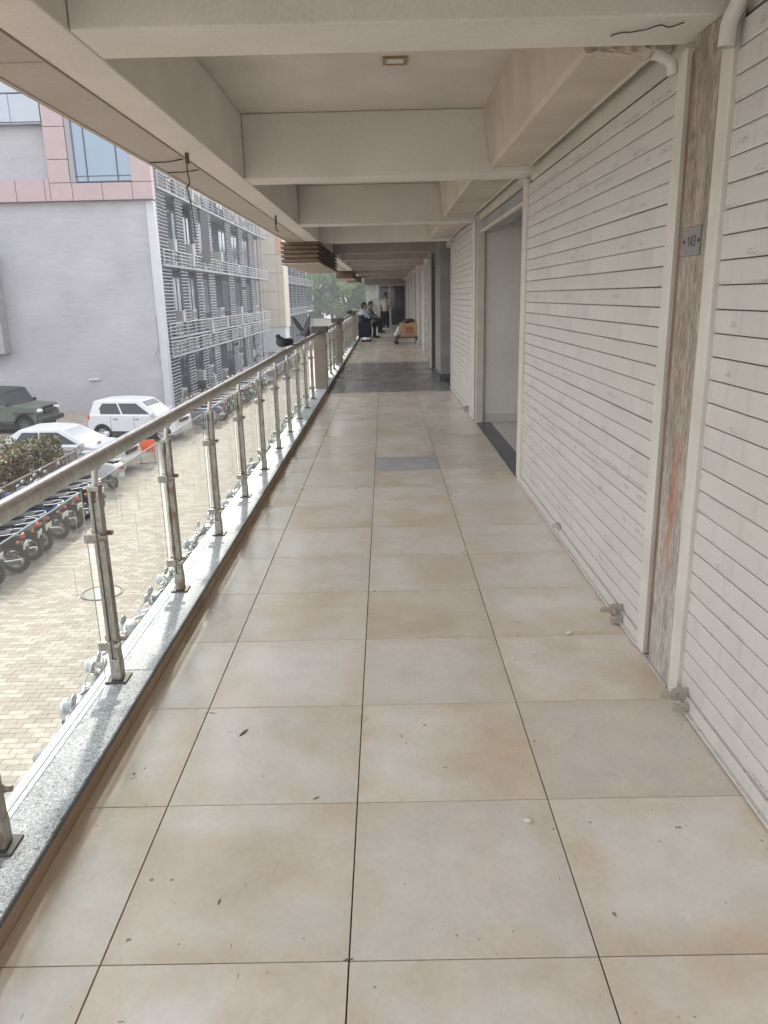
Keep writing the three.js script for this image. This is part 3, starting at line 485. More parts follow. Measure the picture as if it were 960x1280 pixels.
{
  const b = thing('office_block', 'grey plastered office block with pink panelled upper storey and white louvred side', 'building', [0, 0, 0]);
  const ZF = -37.86, top = 14.4;
  mesh('front_wall', span(-34, -10.92, GY, 6.05, ZF, ZF - 0.4), greyPlaster, b);
  mesh('corner_pilaster', rspan(-10.915, -10.55, GY, 6.04, ZF - 0.02, ZF - 0.5, 0.01), whitePaint, b);
  mesh('core', span(-33.9, BX - 0.95, GY, top, ZF - 0.41, -73), recess, b);
  mesh('added_upper_wall', span(-34, -10.5, 10.58, top, ZF + 0.2, ZF - 0.4), bluePanel, b);  // wall added in place of sky, for longer shadows and a steadier tone
  mesh('upper_core', span(-34, -10.5, 6.06, 10.57, ZF - 0.06, ZF - 0.4), greyPlaster, b);
  // pink cladding panels
  const PZ = ZF + 0.32, pk = (x0, x1, y0, y1, m = pinkPanel) => mesh('cladding_panel', rspan(x0 + 0.012, x1 - 0.012, y0 + 0.012, y1 - 0.012, PZ, ZF - 0.05, 0.008), m, b, R0() * 3, R0() * 3);
  for (let i = 0; i < 12; i++) { const x1 = -15.31 - i * 1.32, x0 = x1 - 1.32; pk(x0, x1, 6.05, 7.0); }
  pk(-15.31, -15.07, 6.05, 7.0); pk(-15.07, -14.06, 6.05, 6.82); pk(-14.06, -12.7, 6.05, 6.8); pk(-12.7, -11.34, 6.05, 6.8); pk(-11.34, -10.42, 6.05, 6.8);
  for (const [y0, y1] of [[6.82, 7.8], [7.8, 9.15], [9.15, 10.5], [10.5, 11.9]]) pk(-15.07, -14.1, y0, y1);
  for (const [y0, y1] of [[6.8, 8.2], [8.2, 9.6], [9.6, 11]]) pk(-11.34, -10.42, y0, y1);
  for (let i = 0; i < 6; i++) { const x1 = -15.1 - i * 1.32; pk(x1 - 1.32, x1, 9.36, 10.5, bluePanel); }
  mesh('shaded_reveal', [span(-14.08, -13.86, 6.82, 11, PZ - 0.02, ZF - 0.02)], revealMat, b);  // strip beside the window, part of its shade put into the grey
  mesh('soffit_strip', span(-33.9, -15.1, 9.28, 9.345, PZ - 0.02, ZF - 0.02), revealMat, b);  // thin strip under the panels, its shade partly painted in the same grey
  const win = mesh('corner_window', [span(-13.85, -11.36, 6.84, 6.88, ZF + 0.2, ZF), span(-13.85, -11.36, 7.08, 7.11, ZF + 0.2, ZF), span(-13.85, -11.36, 9.4, 9.43, ZF + 0.2, ZF), span(-13.36, -13.32, 6.84, 11, ZF + 0.203, ZF + 0.002), span(-11.98, -11.94, 6.84, 11, ZF + 0.203, ZF + 0.002)], darkGrey, b);
  const paneM = std({ color: lin(0.2, 0.25, 0.31), roughness: 0.12, metalness: 0.5 });
  for (const [x0, x1] of [[-13.85, -13.36], [-13.32, -11.98], [-11.94, -11.36]]) for (const [y0, y1] of [[6.88, 7.08], [7.11, 9.4], [9.43, 11]]) mesh('pane', span(x0, x1, y0, y1, ZF + 0.16, ZF + 0.14), paneM, win);
  // left margin: grey shaft with its pale edge
  mesh('service_shaft', rspan(-19.6, -18.05, -0.7, 3.9, ZF + 0.7, ZF + 0.001, 0.02), greyWall, b);
  mesh('vent_stub', rbox(0.5, 0.09, 0.12, -14.2, -2.05, ZF + 0.05, 0.02), whitePaint, b);
  mesh('wall_pipe', tube([[-10.99, 0.9, ZF + 0.05], [-10.99, -0.6, ZF + 0.05], [-11.15, -0.9, ZF + 0.06], [-11.0, -1.4, ZF + 0.06]], 0.025, 20, 6), railWhite, b);
  const cols = [[-38.4, -40.5], [-42.4, -43.8], [-45.9, -47.3], [-49.1, -50.7], [-55.4, -57.2], [-60.2, -61.9], [-64.6, -66.4], [-69.2, -71.4]];
  louvreColumns(b, cols, BX, GY + 0.1, 12.2, 0.163);
  paneWall(b, cols, GY, top, BX - 0.95);
  for (const y of storeys) balcony(b, y, -38.9, -73.6, BX, 1.75);
  balcony(b, -1.1, -38.9, -73.2, BX, 1.75);
  // dark tarpaulin-like mesh hung over one bay
  mesh('mesh_screen', box(0.03, 2.9, 2.0, BX + 0.16, 5.2, -48.3), std({ color: lin(0.06, 0.06, 0.065), roughness: 0.9 }), b);
}
{ // air conditioners, spread over the ledges of the near block
  const r = rng(77), gaps = [-41.45, -44.85, -48.2, -53.0, -58.7, -63.2, -67.8];
  [[GY, 'ground'], [-1.1, 'narrow lowest ledge'], [storeys[0], 'first storey ledge'], [storeys[1], 'second storey ledge'], [storeys[2], 'third storey ledge']].forEach(([y, lev]) => gaps.forEach((z, i) => {
    const n = r() < 0.45 ? 1 : r() < 0.75 ? 2 : 0;
    for (let k = 0; k < n; k++) cool(BX - 0.22 + 0.12 * r(), y + 0.001, z + (r() - 0.5) * 0.5 + k * 1.0 - (n - 1) * 0.5, (r() < 0.75 ? 0 : Math.PI / 2) + (r() - 0.5) * 0.12, 'weathered white air conditioner unit standing on the ' + lev + ' of the louvred office side');
    if (r() < 0.45) cool(BX - 0.2, y + 0.64, z + (r() - 0.5) * 0.8, (r() - 0.5) * 0.1 + (r() < 0.5 ? 0.0 : 1.4), 'weathered white air conditioner unit stacked upon another, ' + lev + ' of the louvred office side', 0.98);
  }));
}
{ // second block beyond with cream tower
  const b = thing('office_block', 'hazy far office block with cream and orange tiled tower', 'building', [0, 0, 0]);
  const ZT = -79;
  mesh('tower_core', span(-13.5, -9.82, -1.2, 16, ZT - 0.02, ZT - 3.5), creamPanel, b); mesh('tower_base', span(-13.5, -9.95, GY, -1.2, ZT - 0.04, ZT - 3.4), whitePaint, b);
  for (let i = 0; i < 7; i++) { const y0 = -1.15 + i * 1.72; for (const [x0, x1] of [[-11.95, -10.46], [-10.46, -9.82]]) { const o = i >= 4 && x1 > -10 ; mesh('cladding_panel', rspan(x0 + 0.02, x1 - 0.02, y0 + 0.02, y0 + 1.7, ZT + 0.06, ZT - 0.015, 0.01), o ? orangePanel : creamPanel, b, i, i); } }
  mesh('core', span(-32, -11.6, GY, 14, ZT - 3.6, -119), recess, b);
  const cols = []; for (let z = -83.4; z > -117; z -= 4.1) cols.push([z, z - 1.9]);
  louvreColumns(b, cols, BX + 0.1, GY + 0.1, 11, 0.3); paneWall(b, cols, GY, 14, BX - 0.9);
  for (const y of storeys) balcony(b, y, -83, -119, BX + 0.1, 2.6);
}
{ const w = thing('boundary_wall', 'low pale boundary wall in front of the far trees', 'wall', [0, GY, -124]); mesh('wall_body', span(-40, 12, 0, 1.9, 0, -0.3), creamPanel, w); mesh('coping', rspan(-40, 12, 1.9, 2.05, 0.08, -0.38, 0.02), whitePaint, w); }
// ---------------------------------------------------------------- trees beyond
{
  const bark = mottled([92, 80, 66], 30, 20, 0.8, 0.95, {}, 256, 161);
  const leafM = new THREE.MeshPhysicalMaterial({ vertexColors: true, roughness: 1, side: THREE.DoubleSide, transmission: 0.45, thickness: 0 });
  const tones = [[0.12, 0.22, 0.06], [0.17, 0.28, 0.08], [0.09, 0.18, 0.05], [0.24, 0.33, 0.11]];
  function tree(seed, h, rad_) {
    const g = new THREE.Group(); g.name = 'broad_tree'; const r = rng(seed), tr = [], cl = [];
    tr.push(rod([0, 0, 0], [0.1, h * 0.34, 0], 0.34, 0.24, 9));
    for (let i = 0; i < 9; i++) { const a = i * 2.4 + r(), R = rad_ * (0.45 + 0.45 * r()), y = h * (0.45 + 0.5 * r()); tr.push(rod([0.1, h * 0.33, 0], [Math.cos(a) * R * 0.8, y * 0.9, Math.sin(a) * R * 0.8], 0.15, 0.04, 6)); }
    for (let i = 0; i < 34; i++) { const a = r() * 6.28, u = Math.sqrt(r()), y = h * (0.07 + 0.91 * r()), k = Math.sin(Math.PI * Math.min(0.97, Math.max(0.28, (y / h - 0.05) / 0.97))); cl.push([Math.cos(a) * rad_ * u * k, y, Math.sin(a) * rad_ * u * k, rad_ * (0.18 + 0.16 * r())]); }
    mesh('trunk', tr, bark, g);
    const m = new THREE.Mesh(leafCloud(16000, (q) => { const c = cl[Math.floor(q() * cl.length)], a = q() * 6.28, b = Math.acos(2 * q() - 1), s = c[3] * Math.pow(q(), 0.4); return [c[0] + s * Math.sin(b) * Math.cos(a), c[1] + s * Math.cos(b) * 0.75, c[2] + s * Math.sin(b) * Math.sin(a)]; }, 0.34, seed + 1, tones), leafM);
    m.name = 'crown'; m.castShadow = m.receiveShadow = true; g.add(m); return g;
  }
  const P = [tree(201, 12, 5), tree(202, 14, 5.5), tree(203, 10, 4.6)];
  [[-14, -131, 0], [-8.5, -128.5, 1], [-4.2, -132, 2], [0.4, -129, 0], [5, -133, 1], [-11.3, -139, 1], [-2, -142, 1], [-19, -136, 2], [3, -141, 0], [-6.5, -137, 0]].forEach(([x, z, k], i) => { const t = P[k].clone(); t.name = numbered('broad_tree'); t.position.set(x, GY, z); t.rotation.y = i * 1.3; t.scale.setScalar(0.92 + 0.05 * (i % 4)); scene.add(t); tag(t, 'hazy green broad-leaved tree standing beyond the low boundary wall', 'tree', 'trees beyond the boundary wall'); });
}
// ---------------------------------------------------------------- hedge and fence
{
  const h = thing('hedge', 'dense clipped hedge of dry green and reddish leaves behind railings', 'hedge', [-12.9, GY, -19.3]);
  const tones = [[0.1, 0.12, 0.045], [0.15, 0.155, 0.065], [0.24, 0.2, 0.12], [0.07, 0.085, 0.035], [0.2, 0.12, 0.08], [0.32, 0.29, 0.19]];
  const m = new THREE.Mesh(leafCloud(38000, (q) => { const a = q(), x = (q() - 0.5) * 6.6, z = (q() - 0.5) * 5.8, bump = (vn(x * 2.1 + 9, z * 2.1 + 9) - 0.5) * 0.34 + (vn(x * 6, z * 6) - 0.5) * 0.16; if (a < 0.22) return [x, 0.2 + 1.1 * q(), z]; if (a < 0.62) return [x, 1.42 + bump - 0.22 * q() * q(), z]; if (a < 0.83) return [3.3 + (vn(z * 3, q() * 3) - 0.5) * 0.4 - 0.3 * q() * q(), 0.1 + 1.35 * q(), z]; return [x, 0.1 + 1.35 * q(), 2.9 - 0.25 * q() * q()]; }, 0.085, 301, tones), std({ vertexColors: true, roughness: 0.75, side: THREE.DoubleSide }));
  m.name = 'foliage'; m.userData.kind = 'stuff'; m.castShadow = m.receiveShadow = true; h.add(m);
  const st = [], r = rng(15); for (let i = 0; i < 90; i++) { const x = (r() - 0.5) * 6.2, z = (r() - 0.5) * 5.4; st.push(rod([x, 0, z], [x + (r() - 0.5) * 0.4, 1.1, z + (r() - 0.5) * 0.4], 0.02, 0.008, 5)); }
  mesh('stems', st, paint(0.08, 0.06, 0.045, 0.9), h);
  const iron = paint(0.3, 0.27, 0.23, 0.7, 0.2);
  function fence(label, x0, z0, x1, z1) {
    const L = Math.hypot(x1 - x0, z1 - z0), t = thing('iron_fence', label, 'fence', [x0, GY, z0], Math.atan2(-(z1 - z0), x1 - x0));
    mesh('top_rail', rbox(L, 0.045, 0.06, L / 2, 0.9, 0, 0.01), iron, t); mesh('bottom_rail', rbox(L, 0.04, 0.04, L / 2, 0.15, 0, 0.01), iron, t);
    const bar = boxUV(rbox(0.026, 0.74, 0.026, 0, 0.52, 0, 0.005, 0, 0, 0, 1)); for (let x = 0.1; x < L; x += 0.13) { const m2 = shared('bar', bar, iron, t); m2.position.x = x; }
    for (let x = 0; x <= L + 0.01; x += L / Math.max(1, Math.round(L / 1.6))) mesh('post', rbox(0.06, 1.0, 0.06, x, 0.5, 0, 0.008), iron, t);
  }
  fence('long brown iron railing in front of the hedge, behind motorcycles', -9.3, -15.2, -9.3, -22.5);
  fence('short brown iron railing closing the end of the hedge', -9.3, -22.55, -11.3, -22.55);
}
{
  const t = thing('orange_barrier', 'small orange board on thin black legs standing in the yard', 'barrier', [-7.85, GY, -24.7], 0.2);
  mesh('board', rbox(0.52, 0.4, 0.03, 0, 0.62, 0, 0.012), mottled([214, 96, 52], 24, 10, 0.6, 0.6, {}, 256, 171), t);
  for (const s of [-1, 1]) mesh('leg', rod([s * 0.22, 0, 0.0], [s * 0.22, 0.8, 0], 0.014), darkSteel, t);
  mesh('base_bar', rbox(0.6, 0.03, 0.05, 0, 0.05, 0, 0.008), darkSteel, t);
}
// ---------------------------------------------------------------- vehicles
const rubber = paint(0.025, 0.025, 0.026, 0.85), chrome = paint(0.6, 0.6, 0.6, 0.22, 1), blackPlastic = paint(0.03, 0.03, 0.032, 0.5), carGlass = std({ color: lin(0.022, 0.026, 0.028), roughness: 0.06 });
const redLens = paint(0.45, 0.02, 0.02, 0.25), clearLens = paint(0.6, 0.62, 0.64, 0.15, 0.3), amberLens = paint(0.6, 0.2, 0.02, 0.3), engineM = paint(0.16, 0.16, 0.16, 0.5, 0.6), seatM = paint(0.03, 0.03, 0.033, 0.7);
const quad = (a, b, c, d) => { const g = new THREE.BufferGeometry(); g.setAttribute('position', new THREE.Float32BufferAttribute([...a, ...b, ...c, ...a, ...c, ...d], 3)); g.setAttribute('uv', new THREE.Float32BufferAttribute([0, 0, 1, 0, 1, 1, 0, 0, 1, 1, 0, 1], 2)); g.computeVertexNormals(); return g; };
const lerp3 = (a, b, t) => a.map((v, i) => mix(v, b[i], t));
function paneOn(c, s, off = 0.006, th = 0.008) {             // c: corners bl br tr tl of a face, s: list of [u, v] outline on it; a thin slab set proud of it
  const P = (u, v) => lerp3(lerp3(c[0], c[1], u), lerp3(c[3], c[2], u), v), e1 = V(...c[1]).sub(V(...c[0])), e2 = V(...c[3]).sub(V(...c[0])), n = e1.cross(e2).normalize();
  const pts = []; for (const [u, v] of s) { const p = V(...P(u, v)); pts.push(p.clone().addScaledVector(n, off), p.clone().addScaledVector(n, off - th)); }
  return new ConvexGeometry(pts);
}
function wheelGeo(R, w) { const pr = []; for (const [r, z] of [[R * 0.6, -w / 2], [R * 0.9, -w / 2], [R, -w * 0.3], [R, w * 0.3], [R * 0.9, w / 2], [R * 0.6, w / 2], [R * 0.58, 0], [R * 0.6, -w / 2]]) pr.push(new THREE.Vector2(r, z)); const g = new THREE.LatheGeometry(pr, 26); g.rotateX(Math.PI / 2); return g; }
function carWheel(g, x, z, R, w, rimM) {
  const t = mesh('wheel', wheelGeo(R, w).translate(x, R, z), rubber, g), s = Math.sign(z);
  const sp = [at(new THREE.TorusGeometry(R * 0.57, 0.022, 8, 24), x, R, z + s * w * 0.4), disc(R * 0.16, 0.03, 14, x, R, z + s * w * 0.4)];
  for (let k = 0; k < 7; k++) { const a = k / 7 * 6.283; sp.push(box(R * 0.46, R * 0.17, 0.02, x + Math.cos(a) * R * 0.33, R + Math.sin(a) * R * 0.33, z + s * w * 0.38, 0, 0, a)); }
  mesh('rim', sp, rimM, t); mesh('brake_disc', disc(R * 0.56, 0.02, 20, x, R, z + s * w * 0.15), blackPlastic, t);
}
function car(name, label, category, pos, turn, o) {
  const g = thing(name, label, category, pos, turn), { L, W, prof, R, ax, gh, body } = o, hw = W / 2;
  const sh = new THREE.Shape(); prof.forEach(([x, y], i) => (i ? sh.lineTo(x, y) : sh.moveTo(x, y)));
  // lower edge with wheel arches, front to rear
  for (const x of ax) { const da = Math.asin(Math.min(0.9, (R * 0.98 - o.sill) / (R * 1.2))); sh.lineTo(x - R * 1.2 * Math.cos(da), o.sill); sh.absarc(x, R * 0.98, R * 1.2, Math.PI + da, -da, true); }
  sh.closePath();
  const b = 0.07, eg = new THREE.ExtrudeGeometry(sh, { depth: W - 2 * b, bevelThickness: b, bevelSize: b * 0.55, bevelOffset: -b * 0.55, bevelSegments: 3, curveSegments: 10 }); eg.translate(0, 0, -hw + b);
  mesh('body', eg, body, g);
  mesh('underbody', [box(L * 0.86, 0.22, W * 0.82, 0, 0.32, 0)], blackPlastic, g);
  // greenhouse
  const { xb0, xb1, xr0, xr1, yb, yr, wb, wr } = gh, bot = [[xb0, yb, -wb], [xb1, yb, -wb], [xb1, yb, wb], [xb0, yb, wb]], rf = [[xr0, yr - 0.05, -wr], [xr1, yr - 0.05, -wr], [xr1, yr - 0.05, wr], [xr0, yr - 0.05, wr]];
  const pts = [...bot, ...rf].map(p => V(...p)); for (const [f, y, w2] of [[0.08, yr - 0.01, 0.86], [0.5, yr + 0.02, 0.88], [0.92, yr - 0.01, 0.86]]) for (const s of [-1, 1]) pts.push(V(mix(xr0, xr1, f), y, s * wr * w2));
  for (const s of [-1, 1]) pts.push(V(xb1 + 0.05, yb - 0.02, s * wb * 0.6), V(xb0 - 0.03, yb, s * wb * 0.6));
  mesh('cabin', new ConvexGeometry(pts), o.roof || body, g);
  for (const s of [-1, 1]) {
    const c = s > 0 ? [bot[3], bot[2], rf[2], rf[3]] : [bot[1], bot[0], rf[0], rf[1]], fl = (l) => (s > 0 ? l : l.map(([u, v]) => [1 - u, v]));
    for (const w of o.side) mesh('side_window', paneOn(c, fl(w)), carGlass, g);
    for (const x of o.doorX) mesh('door_seam', box(0.012, o.seamH, 0.004, x, o.sill + o.seamH / 2 + 0.06, s * (hw + 0.001)), blackPlastic, g);
    for (const x of o.handleX) mesh('door_handle', rbox(0.17, 0.03, 0.03, x, yb - 0.12, s * (hw + 0.005), 0.01), o.handle || blackPlastic, g);
    mesh('side_mirror', rbox(0.13, 0.14, 0.2, xb1 - 0.12, yb + 0.08, s * (hw + 0.09), 0.04), o.mirror || body, g);
    mesh('sill_cladding', rbox(ax[1] - ax[0] - R * 2.3, 0.13, 0.04, (ax[0] + ax[1]) / 2, o.sill + 0.09, s * (hw - 0.002), 0.02), o.clad || blackPlastic, g);
    for (const x of ax) { carWheel(g, x, s * (hw - 0.11), R, 0.19, o.rim || chrome); if (o.arch) mesh('wheel_arch', at(new THREE.TorusGeometry(R * 1.2, 0.035, 6, 20, Math.PI), x, R * 0.98, s * (hw - 0.01)), o.clad || blackPlastic, g); }
    mesh('headlight', ball(1, L / 2 - 0.12, o.lampY, s * (hw - 0.24), 0.13, 0.1, 0.19), clearLens, g);
    mesh('tail_light', rbox(0.14, 0.2, 0.18, -L / 2 + 0.1, o.tailY, s * (hw - 0.09), 0.04), redLens, g);
  }
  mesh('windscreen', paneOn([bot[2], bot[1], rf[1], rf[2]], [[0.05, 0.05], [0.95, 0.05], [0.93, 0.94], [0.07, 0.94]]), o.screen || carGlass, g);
  mesh('rear_window', paneOn([bot[0], bot[3], rf[3], rf[0]], [[0.08, 0.15], [0.92, 0.15], [0.9, 0.92], [0.1, 0.92]]), carGlass, g);
  mesh('front_bumper', rbox(0.16, 0.24, W * 0.9, L / 2 - 0.06, o.sill + 0.17, 0, 0.06), o.clad || body, g); mesh('rear_bumper', rbox(0.16, 0.24, W * 0.92, -L / 2 + 0.06, o.sill + 0.19, 0, 0.06), o.clad || body, g);
  mesh('grille', rbox(0.04, 0.14, W * 0.5, L / 2 + 0.0, o.lampY - 0.02, 0, 0.015), blackPlastic, g);
  mesh('number_plate', rbox(0.012, 0.11, 0.44, L / 2 + 0.028, o.sill + 0.2, 0, 0.004), paint(0.7, 0.7, 0.68, 0.5), g);
  return g;
}
const whiteCar = std({ color: lin(0.58, 0.59, 0.61), roughness: 0.3 }), greenCar = std({ color: lin(0.10, 0.12, 0.095), roughness: 0.45 });
car('hatchback', 'small white hatchback with dark wheel arches parked by grey wall', 'car', [-9.6, GY, -29.8], -9 * rad, {
  L: 3.6, W: 1.56, R: 0.3, ax: [-1.2, 1.2], sill: 0.25, body: whiteCar, lampY: 0.78, tailY: 0.9, arch: true, rim: paint(0.55, 0.55, 0.56, 0.35, 0.7), seamH: 0.66, doorX: [-0.82, 0.12, 1.0], handleX: [-0.62, 0.34 - 0.1],
  prof: [[1.78, 0.26], [1.8, 0.5], [1.77, 0.8], [1.66, 0.94], [1.3, 1.0], [0.86, 1.02], [-1.62, 1.03], [-1.74, 0.96], [-1.78, 0.7], [-1.79, 0.3]],
  gh: { xb0: -1.7, xb1: 1.02, xr0: -1.52, xr1: 0.36, yb: 0.98, yr: 1.58, wb: 0.74, wr: 0.61 }, side: [[[0.17, 0.12], [0.485, 0.12], [0.475, 0.84], [0.19, 0.84], [0.14, 0.5]], [[0.515, 0.12], [0.93, 0.12], [0.87, 0.84], [0.51, 0.84]]] });
car('sedan', 'white sedan parked behind the hedge with a reflection painted pale on windscreen', 'car', [-10.2, GY, -23.85], -4 * rad, {
  L: 4.4, W: 1.7, R: 0.31, ax: [-1.35, 1.35], sill: 0.24, body: whiteCar, lampY: 0.7, tailY: 0.82, seamH: 0.62, doorX: [-0.75, 0.25, 1.0], handleX: [-0.5, 0.4], clad: whiteCar, screen: std({ color: lin(0.5, 0.52, 0.54), roughness: 0.12, metalness: 0.2 }),  // pale screen colour paints a bright reflection on the windscreen
  prof: [[2.16, 0.26], [2.2, 0.5], [2.14, 0.74], [1.9, 0.88], [1.0, 0.98], [-1.5, 1.02], [-2.05, 1.0], [-2.18, 0.8], [-2.2, 0.3]],
  gh: { xb0: -1.75, xb1: 1.15, xr0: -1.05, xr1: 0.3, yb: 0.96, yr: 1.48, wb: 0.78, wr: 0.6 }, side: [[[0.17, 0.12], [0.47, 0.12], [0.46, 0.86], [0.14, 0.86]], [[0.5, 0.12], [0.92, 0.12], [0.85, 0.86], [0.49, 0.86]]] });
{
  const g = car('off_road_vehicle', 'dark olive boxy off-road vehicle with flat roof parked left of hedge', 'car', [-15.9, GY, -32.2], -8 * rad, {
    L: 3.9, W: 1.75, R: 0.38, ax: [-1.25, 1.25], sill: 0.4, body: greenCar, roof: paint(0.035, 0.038, 0.037, 0.6), lampY: 0.95, tailY: 0.95, arch: true, seamH: 0.7, doorX: [-0.55, 0.5], handleX: [0.25], mirror: blackPlastic, rim: paint(0.12, 0.12, 0.12, 0.5, 0.5),
    prof: [[1.78, 0.42], [1.82, 0.7], [1.8, 1.06], [1.74, 1.14], [0.72, 1.2], [-1.9, 1.2], [-1.92, 0.45]],
    gh: { xb0: -1.88, xb1: 0.78, xr0: -1.8, xr1: 0.46, yb: 1.17, yr: 1.83, wb: 0.8, wr: 0.72 }, side: [[[0.08, 0.1], [0.45, 0.1], [0.45, 0.86], [0.08, 0.86]], [[0.53, 0.1], [0.93, 0.1], [0.88, 0.86], [0.53, 0.86]]] });
  mesh('bonnet_grille', [...Array(7)].map((_, i) => rbox(0.04, 0.3, 0.055, 1.84, 0.95, -0.3 + i * 0.1, 0.01)), blackPlastic, g);
  mesh('fender', [rbox(0.85, 0.06, 0.3, 1.28, 0.9, 0.86, 0.03), rbox(0.85, 0.06, 0.3, 1.28, 0.9, -0.86, 0.03), rbox(0.8, 0.06, 0.26, -1.25, 0.9, 0.86, 0.03), rbox(0.8, 0.06, 0.26, -1.25, 0.9, -0.86, 0.03)], blackPlastic, g);
  mesh('bull_bar', rbox(0.16, 0.18, 1.6, 1.98, 0.58, 0, 0.04), blackPlastic, g);
}
// motorcycle: forward is +x, rests on its stand
function bikeWheel(g, x, R, w) { const t = mesh('wheel', at(new THREE.TorusGeometry(R - w / 2, w / 2, 8, 26), x, R, 0), rubber, g); const sp = [disc(0.045, 0.1, 10, x, R, 0)]; for (let k = 0; k < 6; k++) { const a = k / 6 * 6.283; sp.push(box(R * 0.74, 0.026, 0.03, x + Math.cos(a) * R * 0.42, R + Math.sin(a) * R * 0.42, 0, 0, 0, a)); } mesh('rim', [at(new THREE.TorusGeometry(R - w, 0.014, 6, 24), x, R, 0), ...sp], engineM, t); }
function motorcycle(bodyM, stripe) {
  const g = new THREE.Group(); g.name = 'motorcycle';
  bikeWheel(g, 0.63, 0.3, 0.09); bikeWheel(g, -0.63, 0.3, 0.1);
  mesh('frame', [tube([[0.45, 0.85, 0], [0.3, 0.6, 0], [0.2, 0.3, 0], [-0.15, 0.28, 0], [-0.3, 0.5, 0]], 0.022), tube([[0.42, 0.86, 0], [0, 0.72, 0], [-0.4, 0.72, 0], [-0.85, 0.8, 0]], 0.022), rod([-0.2, 0.36, 0.08], [-0.63, 0.3, 0.08], 0.02), rod([-0.2, 0.36, -0.08], [-0.63, 0.3, -0.08], 0.02)], blackPlastic, g);
  mesh('engine', [rbox(0.34, 0.24, 0.26, 0.06, 0.36, 0, 0.05), rbox(0.16, 0.22, 0.18, 0.14, 0.54, 0, 0.03, 0, 0, -0.25), disc(0.1, 0.3, 14, -0.02, 0.34, 0)], engineM, g);
  const tk = mesh('fuel_tank', ball(1, 0.16, 0.83, 0, 0.3, 0.14, 0.15, 16), bodyM, g); mesh('tank_band', rbox(0.3, 0.03, 0.29, 0.15, 0.84, 0, 0.014), stripe, tk);
  mesh('seat', [rbox(0.62, 0.09, 0.24, -0.36, 0.83, 0, 0.04, 0, 0, -0.08)], seatM, g);
  mesh('tail_cowl', [rbox(0.42, 0.13, 0.2, -0.62, 0.74, 0, 0.05, 0, 0, -0.22), rbox(0.28, 0.16, 0.26, -0.2, 0.64, 0, 0.05)], bodyM, g);
  mesh('tail_light', rbox(0.06, 0.08, 0.16, -0.86, 0.8, 0, 0.02), redLens, g);
  mesh('grab_rail', tube([[-0.5, 0.86, 0.13], [-0.8, 0.9, 0.12], [-0.9, 0.91, 0], [-0.8, 0.9, -0.12], [-0.5, 0.86, -0.13]], 0.013), chrome, g);
  mesh('number_plate', rbox(0.012, 0.14, 0.22, -0.9, 0.6, 0, 0.004, 0, 0, 0.2), paint(0.72, 0.72, 0.7, 0.5), g);
  mesh('rear_mudguard', at(new THREE.TorusGeometry(0.34, 0.05, 5, 14, 1.9), -0.63, 0.3, 0, 0, 0, 0.9), blackPlastic, g); mesh('front_mudguard', at(new THREE.TorusGeometry(0.33, 0.05, 5, 14, 1.7), 0.63, 0.3, 0, 0, 0, 0.6), bodyM, g);
  mesh('fork', [rod([0.63, 0.3, 0.07], [0.42, 0.92, 0.07], 0.02), rod([0.63, 0.3, -0.07], [0.42, 0.92, -0.07], 0.02)], chrome, g);
  mesh('headlight', [ball(1, 0.52, 0.88, 0, 0.1, 0.11, 0.11)], clearLens, g); mesh('headlight_cowl', [rbox(0.16, 0.24, 0.2, 0.46, 0.95, 0, 0.06, 0, 0, -0.3)], bodyM, g);
  mesh('handlebar', [tube([[0.28, 1.04, 0.36], [0.36, 1.03, 0.2], [0.42, 0.98, 0], [0.36, 1.03, -0.2], [0.28, 1.04, -0.36]], 0.014)], chrome, g);
  for (const s of [-1, 1]) { mesh('grip', rod([0.24, 1.04, s * 0.42], [0.3, 1.04, s * 0.3], 0.02), rubber, g); const st = mesh('mirror_stalk', rod([0.33, 1.04, s * 0.25], [0.3, 1.2, s * 0.34], 0.007), blackPlastic, g); mesh('mirror', ball(1, 0.29, 1.22, s * 0.35, 0.02, 0.045, 0.07, 10), chrome, st); mesh('shock_absorber', rod([-0.5, 0.34, s * 0.13], [-0.36, 0.66, s * 0.13], 0.03), chrome, g); mesh('indicator', ball(0.03, -0.82, 0.72, s * 0.14, 1.3, 1, 1, 8), amberLens, g); }
  mesh('exhaust', [tube([[0.2, 0.5, -0.1], [0.26, 0.3, -0.13], [0.05, 0.24, -0.15], [-0.3, 0.27, -0.16]], 0.02), rod([-0.28, 0.27, -0.17], [-0.85, 0.36, -0.18], 0.05, 0.045, 12)], chrome, g);
  mesh('side_stand', rod([-0.1, 0.3, 0.12], [-0.02, 0.0, 0.26], 0.014), blackPlastic, g);
  return g;
}
